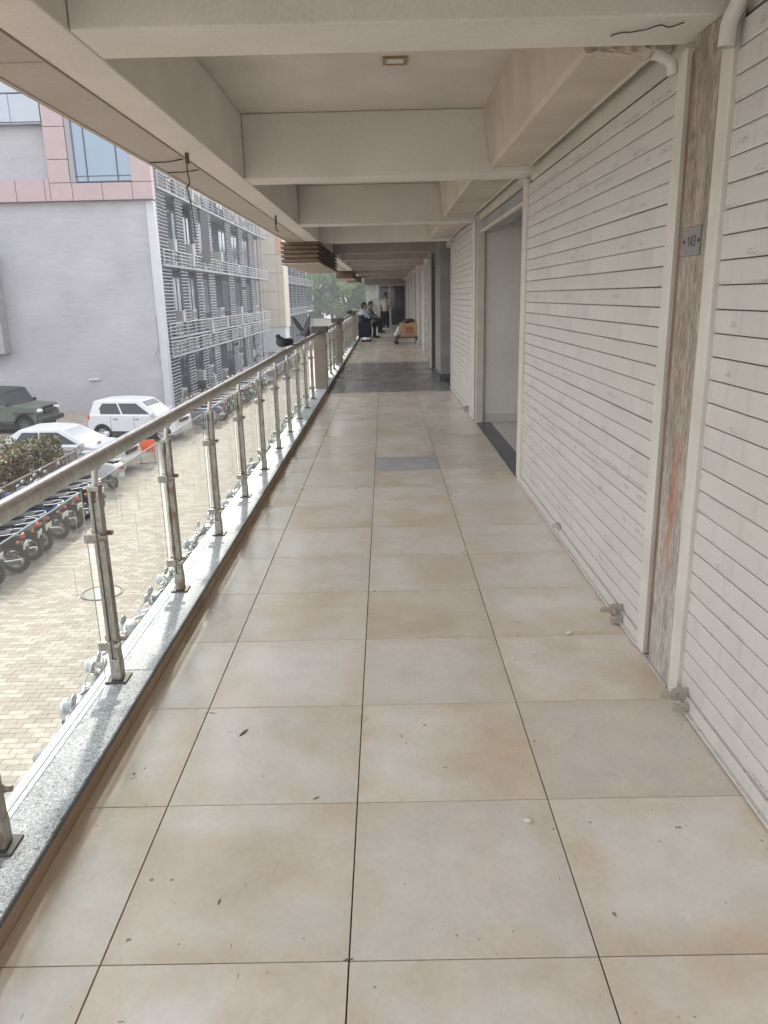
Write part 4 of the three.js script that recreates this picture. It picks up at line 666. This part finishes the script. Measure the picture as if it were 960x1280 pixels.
function scooter(bodyM) {
  const g = new THREE.Group(); g.name = 'scooter';
  bikeWheel(g, 0.62, 0.22, 0.09); bikeWheel(g, -0.55, 0.22, 0.1);
  const sh = new THREE.Shape(); sh.moveTo(-0.95, 0.62); sh.quadraticCurveTo(-0.9, 0.78, -0.6, 0.76); sh.lineTo(-0.05, 0.72); sh.quadraticCurveTo(0.02, 0.5, -0.05, 0.26); sh.lineTo(-0.3, 0.3); sh.quadraticCurveTo(-0.55, 0.62, -0.8, 0.45); sh.closePath();
  const e = new THREE.ExtrudeGeometry(sh, { depth: 0.24, bevelThickness: 0.07, bevelSize: 0.04, bevelSegments: 3 }); e.translate(0, 0, -0.12);
  mesh('rear_body', e, bodyM, g); mesh('floorboard', rbox(0.5, 0.07, 0.34, 0.15, 0.28, 0, 0.03), blackPlastic, g);
  mesh('front_apron', [rbox(0.1, 0.6, 0.42, 0.42, 0.58, 0, 0.05, 0, 0, 0.28), rbox(0.14, 0.22, 0.2, 0.5, 0.62, 0, 0.06, 0, 0, 0.28)], bodyM, g);
  mesh('front_mudguard', ball(1, 0.62, 0.36, 0, 0.24, 0.13, 0.1), bodyM, g); mesh('seat', [rbox(0.72, 0.1, 0.28, -0.45, 0.8, 0, 0.05)], seatM, g);
  const hd = mesh('handlebar_cowl', [rbox(0.2, 0.16, 0.26, 0.33, 0.98, 0, 0.07), tube([[0.2, 1.03, 0.34], [0.32, 1.02, 0.15], [0.32, 1.02, -0.15], [0.2, 1.03, -0.34]], 0.022)], bodyM, g); mesh('headlight', ball(1, 0.44, 0.97, 0, 0.05, 0.08, 0.1), clearLens, hd);
  for (const s of [-1, 1]) { const st = mesh('mirror_stalk', tube([[0.28, 1.04, s * 0.24], [0.27, 1.15, s * 0.28], [0.22, 1.22, s * 0.34]], 0.008, 10), chrome, g); mesh('mirror', ball(1, 0.21, 1.24, s * 0.36, 0.025, 0.06, 0.085, 12), chrome, st); mesh('brake_lever', tube([[0.3, 1.01, s * 0.16], [0.33, 1.0, s * 0.3], [0.26, 1.01, s * 0.4]], 0.008, 10), chrome, g); mesh('grip', rod([0.22, 1.03, s * 0.3], [0.16, 1.035, s * 0.42], 0.022), rubber, g); }
  mesh('tail_light', rbox(0.05, 0.1, 0.22, -0.97, 0.66, 0, 0.02), redLens, g); mesh('grab_rail', tube([[-0.6, 0.84, 0.14], [-0.88, 0.9, 0.12], [-0.95, 0.9, 0], [-0.88, 0.9, -0.12], [-0.6, 0.84, -0.14]], 0.014), chrome, g);
  mesh('number_plate', rbox(0.012, 0.13, 0.2, -0.98, 0.48, 0, 0.004), paint(0.72, 0.72, 0.7, 0.5), g); mesh('exhaust', rod([-0.35, 0.24, -0.18], [-0.85, 0.3, -0.19], 0.05, 0.05, 12), engineM, g); mesh('centre_stand', rod([-0.15, 0.24, 0.1], [-0.2, 0.0, 0.16], 0.016), blackPlastic, g);
  return g;
}
const bikeM = { black: paint(0.02, 0.02, 0.022, 0.3), red: paint(0.3, 0.02, 0.02, 0.3), silver: paint(0.3, 0.31, 0.33, 0.3, 0.4), blue: paint(0.03, 0.05, 0.16, 0.3), white: paint(0.5, 0.5, 0.5, 0.35), grey: paint(0.16, 0.17, 0.18, 0.35) };
const bikes = { black: motorcycle(bikeM.black, bikeM.red), red: motorcycle(bikeM.black, bikeM.silver), blue: motorcycle(bikeM.blue, bikeM.silver), grey: motorcycle(bikeM.grey, bikeM.red), silver: motorcycle(bikeM.silver, bikeM.red) };
const scoots = { silver: scooter(bikeM.silver), white: scooter(bikeM.white), grey: scooter(bikeM.grey), blue: scooter(bikeM.blue) };
function park(src, x, z, turn, lean, label, cat, group) { const c = src.clone(); c.name = numbered(src.name); c.position.set(x, GY, z); c.rotation.set(lean, turn, 0, 'YXZ'); scene.add(c); tag(c, label, cat, group); }
{
  const r = rng(55), names = ['black', 'red', 'black', 'silver', 'black', 'blue', 'grey', 'black', 'red'];
  const words = { black: 'black motorcycle with a red tank band', red: 'black motorcycle with a silver tank band', silver: 'silver motorcycle with a red tank band', blue: 'dark blue motorcycle with a silver tank band', grey: 'dark grey motorcycle with a red tank band' };
  names.forEach((n, i) => park(bikes[n], -8.05 + (r() - 0.5) * 0.3, -12.9 - i * 0.74 - r() * 0.2, Math.PI + (r() - 0.5) * 0.5, -0.12 + (r() - 0.5) * 0.06, words[n] + ' parked before the hedge railing', 'motorcycle', 'motorcycles before the hedge railing, ' + n));
  park(scoots.white, -8.35, -21.6, Math.PI - 0.5, 0, 'white scooter parked past the motorcycles beside the white sedan', 'scooter');
  const keys = ['black', 'grey', 'blue', 'black', 'silver', 'red'], sk = ['silver', 'white', 'grey', 'blue'];
  for (let i = 0; i < 34; i++) { const z = -31.5 - i * 1.05 - r() * 0.3, x = -8.0 + (r() - 0.5) * 0.3; if (r() < 0.62) { const n = keys[Math.floor(r() * 6)]; park(bikes[n], x, z, Math.PI + (r() - 0.5) * 0.5, -0.1, words[n] + ' parked below the louvred office side', 'motorcycle', 'motorcycles below the louvred offices, ' + n); } else { const n = sk[Math.floor(r() * 4)]; park(scoots[n], x, z, Math.PI + (r() - 0.5) * 0.5, 0, n + ' scooter parked below the louvred office side', 'scooter', 'scooters below the louvred offices, ' + n); } }
  for (let i = 0; i < 26; i++) { const z = -7.35 - i * 0.92 - r() * 0.3, n = sk[[0, 2, 0, 2, 2, 0, 1][Math.floor(r() * 7)]]; park(scoots[i === 0 ? 'silver' : n], -3.12 + (r() - 0.5) * 0.16, z, Math.PI + (r() - 0.5) * 0.4, 0, (i === 0 ? 'silver' : n) + ' scooter parked in the sunlit row directly below the corridor railing', 'scooter', 'scooters below the corridor railing, ' + (i === 0 ? 'silver' : n)); }
}
// ---------------------------------------------------------------- hanging slatted box, wires
{
  const wood = mottled([104, 88, 72], 26, 16, 0.9, 0.7, {}, 256, 181), pale = mottled([176, 166, 152], 16, 10, 1, 0.8, {}, 256, 183);
  function slatBox(label, z0, len, yb) {
    const t = thing('slatted_box', label, 'slatted box', [-1.29, yb, z0]), H = BY - 0.006 - yb;
    mesh('underside', rbox(0.62, 0.02, len, 0, 0.01, -len / 2, 0.004), pale, t); mesh('inner_box', box(0.5, H - 0.02, len - 0.06, 0, H / 2 + 0.01, -len / 2), brownFrame, t);
    const n = 5, ph = H / n; for (let i = 0; i < n; i++) { const y = 0.02 + ph * (i + 0.5); mesh('front_slat', rbox(0.56, ph * 0.72, 0.02, 0, y, 0.005, 0.005, 0.12), wood, t, i, i); for (const s of [-1, 1]) mesh('side_slat', rbox(0.02, ph * 0.6, len + 0.02, s * 0.285, y, -len / 2, 0.005, 0, 0, -s * 0.35), wood, t, i, i); }
  }
  slatBox('brown slatted box hung below the soffit near the tan pillar', -12.55, 4.8, 2.05);
  slatBox('brown slatted box hung below the soffit above the second pillar', -26.5, 3.0, 2.12);
  slatBox('brown slatted box hung below the soffit above the seated people', -33.5, 3.0, 2.12);
  tag(mesh('hanging_wire', [tube([[-1.15, 2.376, -4.95], [-1.155, 2.28, -4.95], [-1.15, 2.21, -4.952], [-1.165, 2.19, -4.95], [-1.16, 2.17, -4.945], [-1.15, 2.1, -4.95]], 0.005, 30, 6), tube([[-1.15, 2.1, -4.95], [-1.145, 2.0, -4.96], [-1.14, 1.9, -4.95]], 0.003, 12, 5), rbox(0.022, 0.06, 0.022, -1.15, 2.35, -4.95, 0.004)], darkSteel), 'twisted dark wire dangling from a bracket under the edge beam', 'wire');
  tag(mesh('beam_hook', [rbox(0.02, 0.09, 0.03, -1.12, 2.335, -8.6, 0.004), tube([[-1.12, 2.3, -8.6], [-1.12, 2.24, -8.58], [-1.1, 2.22, -8.6]], 0.006, 10, 6)], darkSteel), 'short black iron hook under the edge beam', 'hook');
  tag(mesh('soffit_cable', [tube([[-1.44, 2.37, -5.2], [-1.3, 2.366, -5.15], [-1.21, 2.372, -5.1]], 0.004, 10, 5), tube([[-1.44, 2.37, -5.6], [-1.3, 2.366, -5.55], [-1.21, 2.372, -5.52]], 0.004, 10, 5)], darkSteel), 'two thin dark cables crossing under the soffit by the wire', 'cable');
}
// ---------------------------------------------------------------- bodies from joints
function flesh(bones, res = 72, k = 0.035) {                  // bones: [a, b, ra, rb]; smooth union of tapered capsules
  let mn = [1e9, 1e9, 1e9], mx = [-1e9, -1e9, -1e9]; for (const [a, b, ra, rb] of bones) for (const [p, r] of [[a, ra], [b, rb]]) for (let i = 0; i < 3; i++) { mn[i] = Math.min(mn[i], p[i] - r); mx[i] = Math.max(mx[i], p[i] + r); }
  const c = mn.map((v, i) => (v + mx[i]) / 2), S = Math.max(...mx.map((v, i) => v - mn[i])) / 2 * 1.1 + 0.02;
  const mc = new MarchingCubes(res, new THREE.MeshStandardMaterial(), false, false, 120000); mc.isolation = 0; const half = res / 2, f = mc.field;
  const B = bones.map(([a, b, ra, rb]) => { const d = b.map((v, i) => v - a[i]); return { a, d, l2: d[0] * d[0] + d[1] * d[1] + d[2] * d[2] || 1e-9, ra, rb }; });
  for (let z = 0; z < res; z++) for (let y = 0; y < res; y++) for (let x = 0; x < res; x++) {
    const px = c[0] + (x - half) / half * S, py = c[1] + (y - half) / half * S, pz = c[2] + (z - half) / half * S; let D = 1e3;
    for (const o of B) { const qx = px - o.a[0], qy = py - o.a[1], qz = pz - o.a[2], t = Math.max(0, Math.min(1, (qx * o.d[0] + qy * o.d[1] + qz * o.d[2]) / o.l2)), ex = qx - o.d[0] * t, ey = qy - o.d[1] * t, ez = qz - o.d[2] * t, d = Math.sqrt(ex * ex + ey * ey + ez * ez) - (o.ra + (o.rb - o.ra) * t); const h = Math.max(k - Math.abs(D - d), 0) / k; D = Math.min(D, d) - h * h * k * 0.25; }
    f[x + y * res + z * res * res] = -D;
  }
  mc.update(); const n = mc.count, g = new THREE.BufferGeometry();
  g.setAttribute('position', new THREE.BufferAttribute(mc.positionArray.slice(0, n * 3), 3)); g.setAttribute('normal', new THREE.BufferAttribute(mc.normalArray.slice(0, n * 3), 3)); g.scale(S, S, S); g.translate(...c); g.computeVertexNormals(); return g;
}
// pigeons
{
  const dark = mottled([62, 64, 72], 24, 14, 0.12, 0.7, {}, 256, 191), wingM = mottled([48, 50, 57], 20, 12, 0.1, 0.7, {}, 256, 193), legM = paint(0.35, 0.1, 0.09, 0.7), beakM = paint(0.06, 0.06, 0.06, 0.5);
  function pigeon(label, pos, turn, wings) {
    const t = thing('pigeon', label, 'pigeon', pos, turn, 0);
    t.scale.setScalar(wings ? 0.8 : 0.85);
    mesh('body', flesh([[[-0.07, 0.085, 0], [0.05, 0.1, 0], 0.045, 0.062], [[0.06, 0.11, 0], [0.1, 0.165, 0], 0.04, 0.024], [[0.1, 0.17, 0], [0.115, 0.175, 0], 0.024, 0.02], [[-0.08, 0.085, 0], [-0.17, 0.06, 0], 0.03, 0.012]], 48, 0.03), dark, t);
    mesh('beak', rod([0.13, 0.172, 0], [0.158, 0.166, 0], 0.006, 0.001), beakM, t);
    mesh('tail', [rbox(0.13, 0.008, 0.06, -0.2, 0.055, 0, 0.003, 0, 0, 0.2)], wingM, t);
    for (const s of [-1, 1]) { mesh('leg', rod([0.0, 0.05, s * 0.02], [0.005, 0.0, s * 0.022], 0.005), legM, t); mesh('foot', [rod([-0.012, 0.003, s * 0.022], [0.03, 0.003, s * 0.03], 0.003), rod([0, 0.003, s * 0.022], [0.028, 0.003, s * 0.012], 0.003)], legM, t);
      if (!wings) mesh('wing', ball(1, -0.03, 0.1, s * 0.048, 0.12, 0.045, 0.018, 12).applyMatrix4(new THREE.Matrix4()), wingM, t);
      else { const sh = new THREE.Shape(); sh.moveTo(0.04, 0); sh.quadraticCurveTo(0.06, 0.16, -0.02, 0.3); sh.quadraticCurveTo(-0.1, 0.26, -0.11, 0.1); sh.lineTo(-0.08, 0); sh.closePath(); const e = new THREE.ExtrudeGeometry(sh, { depth: 0.006, bevelEnabled: true, bevelSize: 0.003, bevelThickness: 0.003, bevelSegments: 1 }); mesh('wing', at(e, 0.0, 0.12, s * 0.035, s * 0.5, 0, 0.25), wingM, t); } }
    return t;
  }
  pigeon('dark pigeon perched hunched on the steel handrail', [-1.08, 1.01, -8.35], -2.1, false);
  pigeon('dark pigeon landing on the handrail with raised wings', [-1.08, 1.01, -10.7], -0.9, true);
  pigeon('dark pigeon perched on the handrail near the seated people', [-1.08, 1.006, -24.6], 1.2, false);
}
// ---------------------------------------------------------------- people, chairs, trolley
const skin = paint(0.26, 0.15, 0.1, 0.6), hairM = paint(0.015, 0.012, 0.01, 0.7);
function hand(p, dir, side) { const d = V(...dir).normalize(), u = V(0, 1, 0).cross(d).normalize(), w = d.clone().cross(u), P = V(...p), pt = (a, b, c) => { const q = P.clone().addScaledVector(d, a).addScaledVector(u, b).addScaledVector(w, c); return [q.x, q.y, q.z]; }, o = [[pt(0, 0, 0), pt(0.075, 0, 0), 0.026, 0.03]]; [[-0.027, 0.06], [-0.009, 0.075], [0.009, 0.07], [0.027, 0.05]].forEach(([b, l]) => { o.push([pt(0.09, b, 0), pt(0.09 + l * 0.6, b, -0.008), 0.0105, 0.0095], [pt(0.09 + l * 0.6, b, -0.008), pt(0.09 + l, b, -0.03), 0.0095, 0.008]); }); o.push([pt(0.03, side * 0.028, 0), pt(0.075, side * 0.055, -0.012), 0.012, 0.009]); return o; }
function head(c, f) { const F = V(...f).normalize(), Sd = V(0, 1, 0).cross(F).normalize(), pt = (a, b, s) => [c[0] + F.x * a + Sd.x * s, c[1] + b, c[2] + F.z * a + Sd.z * s]; return { bones: [[pt(-0.02, 0.05, 0), pt(0.015, 0.02, 0), 0.085, 0.078], [pt(0.03, -0.05, 0), pt(0.035, -0.075, 0), 0.058, 0.042], [pt(0.085, 0.0, 0), pt(0.1, -0.025, 0), 0.012, 0.015], [pt(0.0, -0.01, 0.082), pt(0.0, -0.03, 0.08), 0.014, 0.01], [pt(0.0, -0.01, -0.082), pt(0.0, -0.03, -0.08), 0.014, 0.01]], pt }; }
function person(label, J, { face, top, low, topM, lowM, hair, shoeM = blackPlastic, sideHands = 1 }) {
  const t = thing('person', label, 'person', J.base, J.turn || 0), hd = head(J.head, face);
  const limbs = [...hd.bones, [J.neck, J.head, 0.05, 0.05], [J.hip, J.chest, 0.14, 0.15], [J.chest, J.neck, 0.14, 0.055], [J.hip, J.kneeL, 0.085, 0.06], [J.hip, J.kneeR, 0.085, 0.06], [J.kneeL, J.ankL, 0.058, 0.038], [J.kneeR, J.ankR, 0.058, 0.038]];
  for (const s of ['L', 'R']) { limbs.push([J['sh' + s], J['el' + s], 0.048, 0.038], [J['el' + s], J['wr' + s], 0.038, 0.026]); const d = J['wr' + s].map((v, i) => v - J['el' + s][i]); limbs.push(...hand(J['wr' + s], d, s === 'L' ? 1 : -1)); const a = J['ank' + s]; limbs.push([[a[0], a[1] - 0.04, a[2]], [a[0] + face[0] * 0.14, a[1] - 0.05, a[2] + face[2] * 0.14], 0.038, 0.03]); }
  const body = mesh('body', flesh(limbs, 96, 0.03), skin, t);
  for (const s of [-1, 1]) mesh('eye', ball(0.011, ...hd.pt(0.078, 0.012, s * 0.032), 1, 0.7, 1, 8), paint(0.03, 0.02, 0.02, 0.3), body);
  mesh('mouth', ball(1, ...hd.pt(0.086, -0.052, 0), 0.008, 0.006, 0.022, 8), paint(0.2, 0.06, 0.05, 0.6), body);
  mesh('hair', flesh([[hd.pt(-0.035, 0.075, 0), hd.pt(-0.005, 0.085, 0), 0.088, 0.08], [hd.pt(-0.06, 0.03, 0), hd.pt(-0.065, -0.02, 0), 0.07, 0.055], ...(hair === 'long' ? [[hd.pt(-0.075, -0.02, 0), hd.pt(-0.1, -0.26, 0), 0.06, 0.04]] : [])], 40, 0.04), hairM, t);
  mesh('top', flesh([[J.hip, J.chest, 0.165, 0.17], [J.chest, [J.neck[0], J.neck[1] - 0.03, J.neck[2]], 0.155, 0.075], ...['L', 'R'].flatMap(s => [[J['sh' + s], J['el' + s], 0.066, 0.056], ...(top === 'long' ? [[J['el' + s], lerp3(J['el' + s], J['wr' + s], 0.85), 0.054, 0.042]] : [])]), ...(top === 'tunic' ? [[J.hip, lerp3(J.hip, J.kneeL, 0.7), 0.15, 0.12], [J.hip, lerp3(J.hip, J.kneeR, 0.7), 0.15, 0.12]] : [])], 64, 0.05), topM, t);
  mesh('trousers', flesh([[J.hip, J.kneeL, 0.125, 0.085], [J.hip, J.kneeR, 0.125, 0.085], [J.kneeL, J.ankL, 0.084, 0.062], [J.kneeR, J.ankR, 0.084, 0.062], [J.hip, [J.hip[0], J.hip[1] + 0.08, J.hip[2]], 0.15, 0.14]], 64, 0.05), lowM, t);
  for (const s of ['L', 'R']) { const a = J['ank' + s]; mesh('shoe', flesh([[[a[0] - face[0] * 0.03, a[1] - 0.042, a[2] - face[2] * 0.03], [a[0] + face[0] * 0.16, a[1] - 0.05, a[2] + face[2] * 0.16], 0.05, 0.042]], 24, 0.02), shoeM, t); }
}
{
  const cloth = (b, s) => mottled(b, 24, 14, 0.5, 0.95, {}, 256, s);
  function chair(label, pos, turn) { const t = thing('plastic_chair', label, 'chair', pos, turn), m = paint(0.03, 0.032, 0.036, 0.55);
    mesh('seat', rbox(0.44, 0.035, 0.44, 0, 0.43, 0, 0.015), m, t); mesh('backrest', [rbox(0.03, 0.4, 0.42, -0.22, 0.68, 0, 0.014, 0, 0, 0.12)], m, t); for (const [x, z] of [[1, 1], [1, -1], [-1, 1], [-1, -1]]) mesh('leg', rod([x * 0.2, 0, z * 0.2], [x * 0.18, 0.42, z * 0.18], 0.016, 0.02), m, t); for (const s of [-1, 1]) mesh('armrest', tube([[-0.2, 0.66, s * 0.22], [0.05, 0.66, s * 0.235], [0.18, 0.6, s * 0.23], [0.19, 0.43, s * 0.21]], 0.018, 14), m, t); }
  chair('black plastic chair under the woman in pale grey top', [-0.72, 0, -30.4], -0.15);
  chair('black plastic chair under the person in dark grey clothes', [-0.55, 0, -34.6], -0.3);
  const seated = (dx = 0) => ({ hip: [-0.08, 0.56, 0], chest: [-0.1, 0.88, 0], neck: [-0.07, 1.07, 0], head: [-0.03, 1.19, 0], kneeL: [0.34, 0.54, 0.1], kneeR: [0.34, 0.54, -0.1], ankL: [0.36, 0.1, 0.11], ankR: [0.3 + dx, 0.1, -0.11], shL: [-0.09, 1.0, 0.18], shR: [-0.09, 1.0, -0.18], elL: [0.02, 0.76, 0.22], elR: [0.02, 0.76, -0.22], wrL: [0.24, 0.68, 0.12], wrR: [0.24, 0.68, -0.12] });
  person('seated woman in pale grey top and dark trousers with long dark hair', { ...seated(), base: [-0.72, 0, -30.4], turn: -0.15 }, { face: [1, 0, 0], top: 'tunic', topM: cloth([178, 170, 172], 201), lowM: cloth([38, 40, 52], 202), hair: 'long' });
  person('seated person in dark grey clothes holding hands on the lap', { ...seated(0.06), base: [-0.55, 0, -34.6], turn: -0.3 }, { face: [1, 0, 0], top: 'long', topM: cloth([112, 112, 116], 203), lowM: cloth([46, 44, 46], 204), hair: 'short' });
  person('standing person in pale shirt and dark trousers beside the end doors', { base: [0.06, 0, -40.2], turn: -1.9, hip: [0, 0.9, 0], chest: [0, 1.24, 0], neck: [0.01, 1.45, 0], head: [0.03, 1.57, 0], kneeL: [0.03, 0.5, 0.1], kneeR: [0.01, 0.5, -0.1], ankL: [0, 0.1, 0.11], ankR: [-0.02, 0.1, -0.12], shL: [0, 1.38, 0.19], shR: [0, 1.38, -0.19], elL: [-0.02, 1.1, 0.25], elR: [-0.02, 1.1, -0.25], wrL: [0.14, 0.92, 0.2], wrR: [0.16, 0.95, -0.18] }, { face: [1, 0, 0], top: 'short', topM: cloth([172, 168, 160], 205), lowM: cloth([34, 34, 40], 206), hair: 'short' });
  // table draped with dark cloth before the woman, with bundles of clothing
  const t = thing('draped_stand', 'small stand covered by dark cloth beside the railing and seated woman', 'stand', [-0.72, 0, -28.4]);
  mesh('dark_cloth', [rbox(0.46, 0.55, 0.42, 0, 0.42, 0, 0.05), rbox(0.4, 0.3, 0.36, 0.03, 0.8, 0, 0.1, 0, 0.3, 0.2)], cloth([40, 42, 54], 207), t); for (const [x, z] of [[1, 1], [1, -1], [-1, 1], [-1, -1]]) mesh('leg', rod([x * 0.22, 0, z * 0.18], [x * 0.19, 0.3, z * 0.16], 0.014), darkSteel, t);
  tag(mesh('folded_cloth', [rbox(0.12, 0.34, 0.3, 0.02, 0, 0, 0.05, 0, 0, 0.35), rbox(0.1, 0.3, 0.26, 0.12, -0.05, 0.02, 0.04, 0, 0, 0.5)].map(g => g.translate(-0.72, 0.98, -28.35)), cloth([150, 158, 172], 208)), 'pale blue folded cloth lying over the dark draped stand', 'cloth');
  for (const s of [0, 1]) { const m = mesh('shoe', flesh([[[-0.08, 0.035, 0], [0.1, 0.028, 0], 0.04, 0.035]], 24, 0.02), blackPlastic); m.position.set(-0.75 + s * 0.14, 0, -27.95); m.rotation.y = 0.1; tag(m, 'black shoe left on the floor before the draped stand', 'shoe', 'pair of black shoes'); }
  const tr = thing('hand_trolley', 'low flat steel hand trolley standing near the far shutters', 'trolley', [0.72, 0, -26.2], 0.05);
  mesh('deck', rbox(0.8, 0.04, 0.6, 0, 0.22, 0, 0.012), paint(0.1, 0.09, 0.085, 0.6, 0.4), tr); for (const [x, z] of [[1, 1], [1, -1], [-1, 1], [-1, -1]]) { const l = mesh('leg', rod([x * 0.34, 0.06, z * 0.24], [x * 0.34, 0.2, z * 0.24], 0.02), darkSteel, tr); mesh('castor', disc(0.06, 0.035, 14, x * 0.34, 0.06, z * 0.24), x > 0 ? paint(0.5, 0.5, 0.48, 0.5) : rubber, l); }
  const card = mottled([176, 148, 116], 20, 12, 0.7, 0.9, {}, 256, 209);
  const bx = thing('cardboard_box', 'brown cardboard box with faded red print on the trolley', 'box', [0.8, 0.24, -26.2], 0.05); mesh('carton', rbox(0.58, 0.44, 0.44, 0, 0.22, 0, 0.006), card, bx); mesh('flap', [box(0.28, 0.008, 0.42, -0.2, 0.46, 0, 0, 0, 0.35), box(0.28, 0.008, 0.42, 0.2, 0.455, 0, 0, 0, -0.3)], card, bx); mesh('print_patch', box(0.26, 0.2, 0.003, 0, 0.22, 0.2225), mottled([168, 104, 84], 60, 20, 0.3, 0.9, {}, 256, 211), bx);
  tag(mesh('red_bundle', flesh([[[-0.1, 0, 0], [0.1, 0.02, 0], 0.07, 0.06], [[0, 0.03, 0.05], [0.15, 0.01, 0.06], 0.05, 0.05]], 32, 0.04).translate(0.8, 0.74, -26.2), cloth([98, 58, 50], 213)), 'dark red cloth bundle on top of the cardboard box', 'bundle');
  tag(mesh('white_bag', flesh([[[0, 0.1, 0], [0.04, 0.3, 0], 0.09, 0.04], [[-0.05, 0.07, 0.05], [0.03, 0.08, -0.08], 0.07, 0.07]], 32, 0.05).translate(0.42, 0.245, -26.1), cloth([205, 205, 205], 215)), 'crumpled white bag leaning against the cardboard box on the trolley', 'bag');
}
renderer.render(scene, camera);
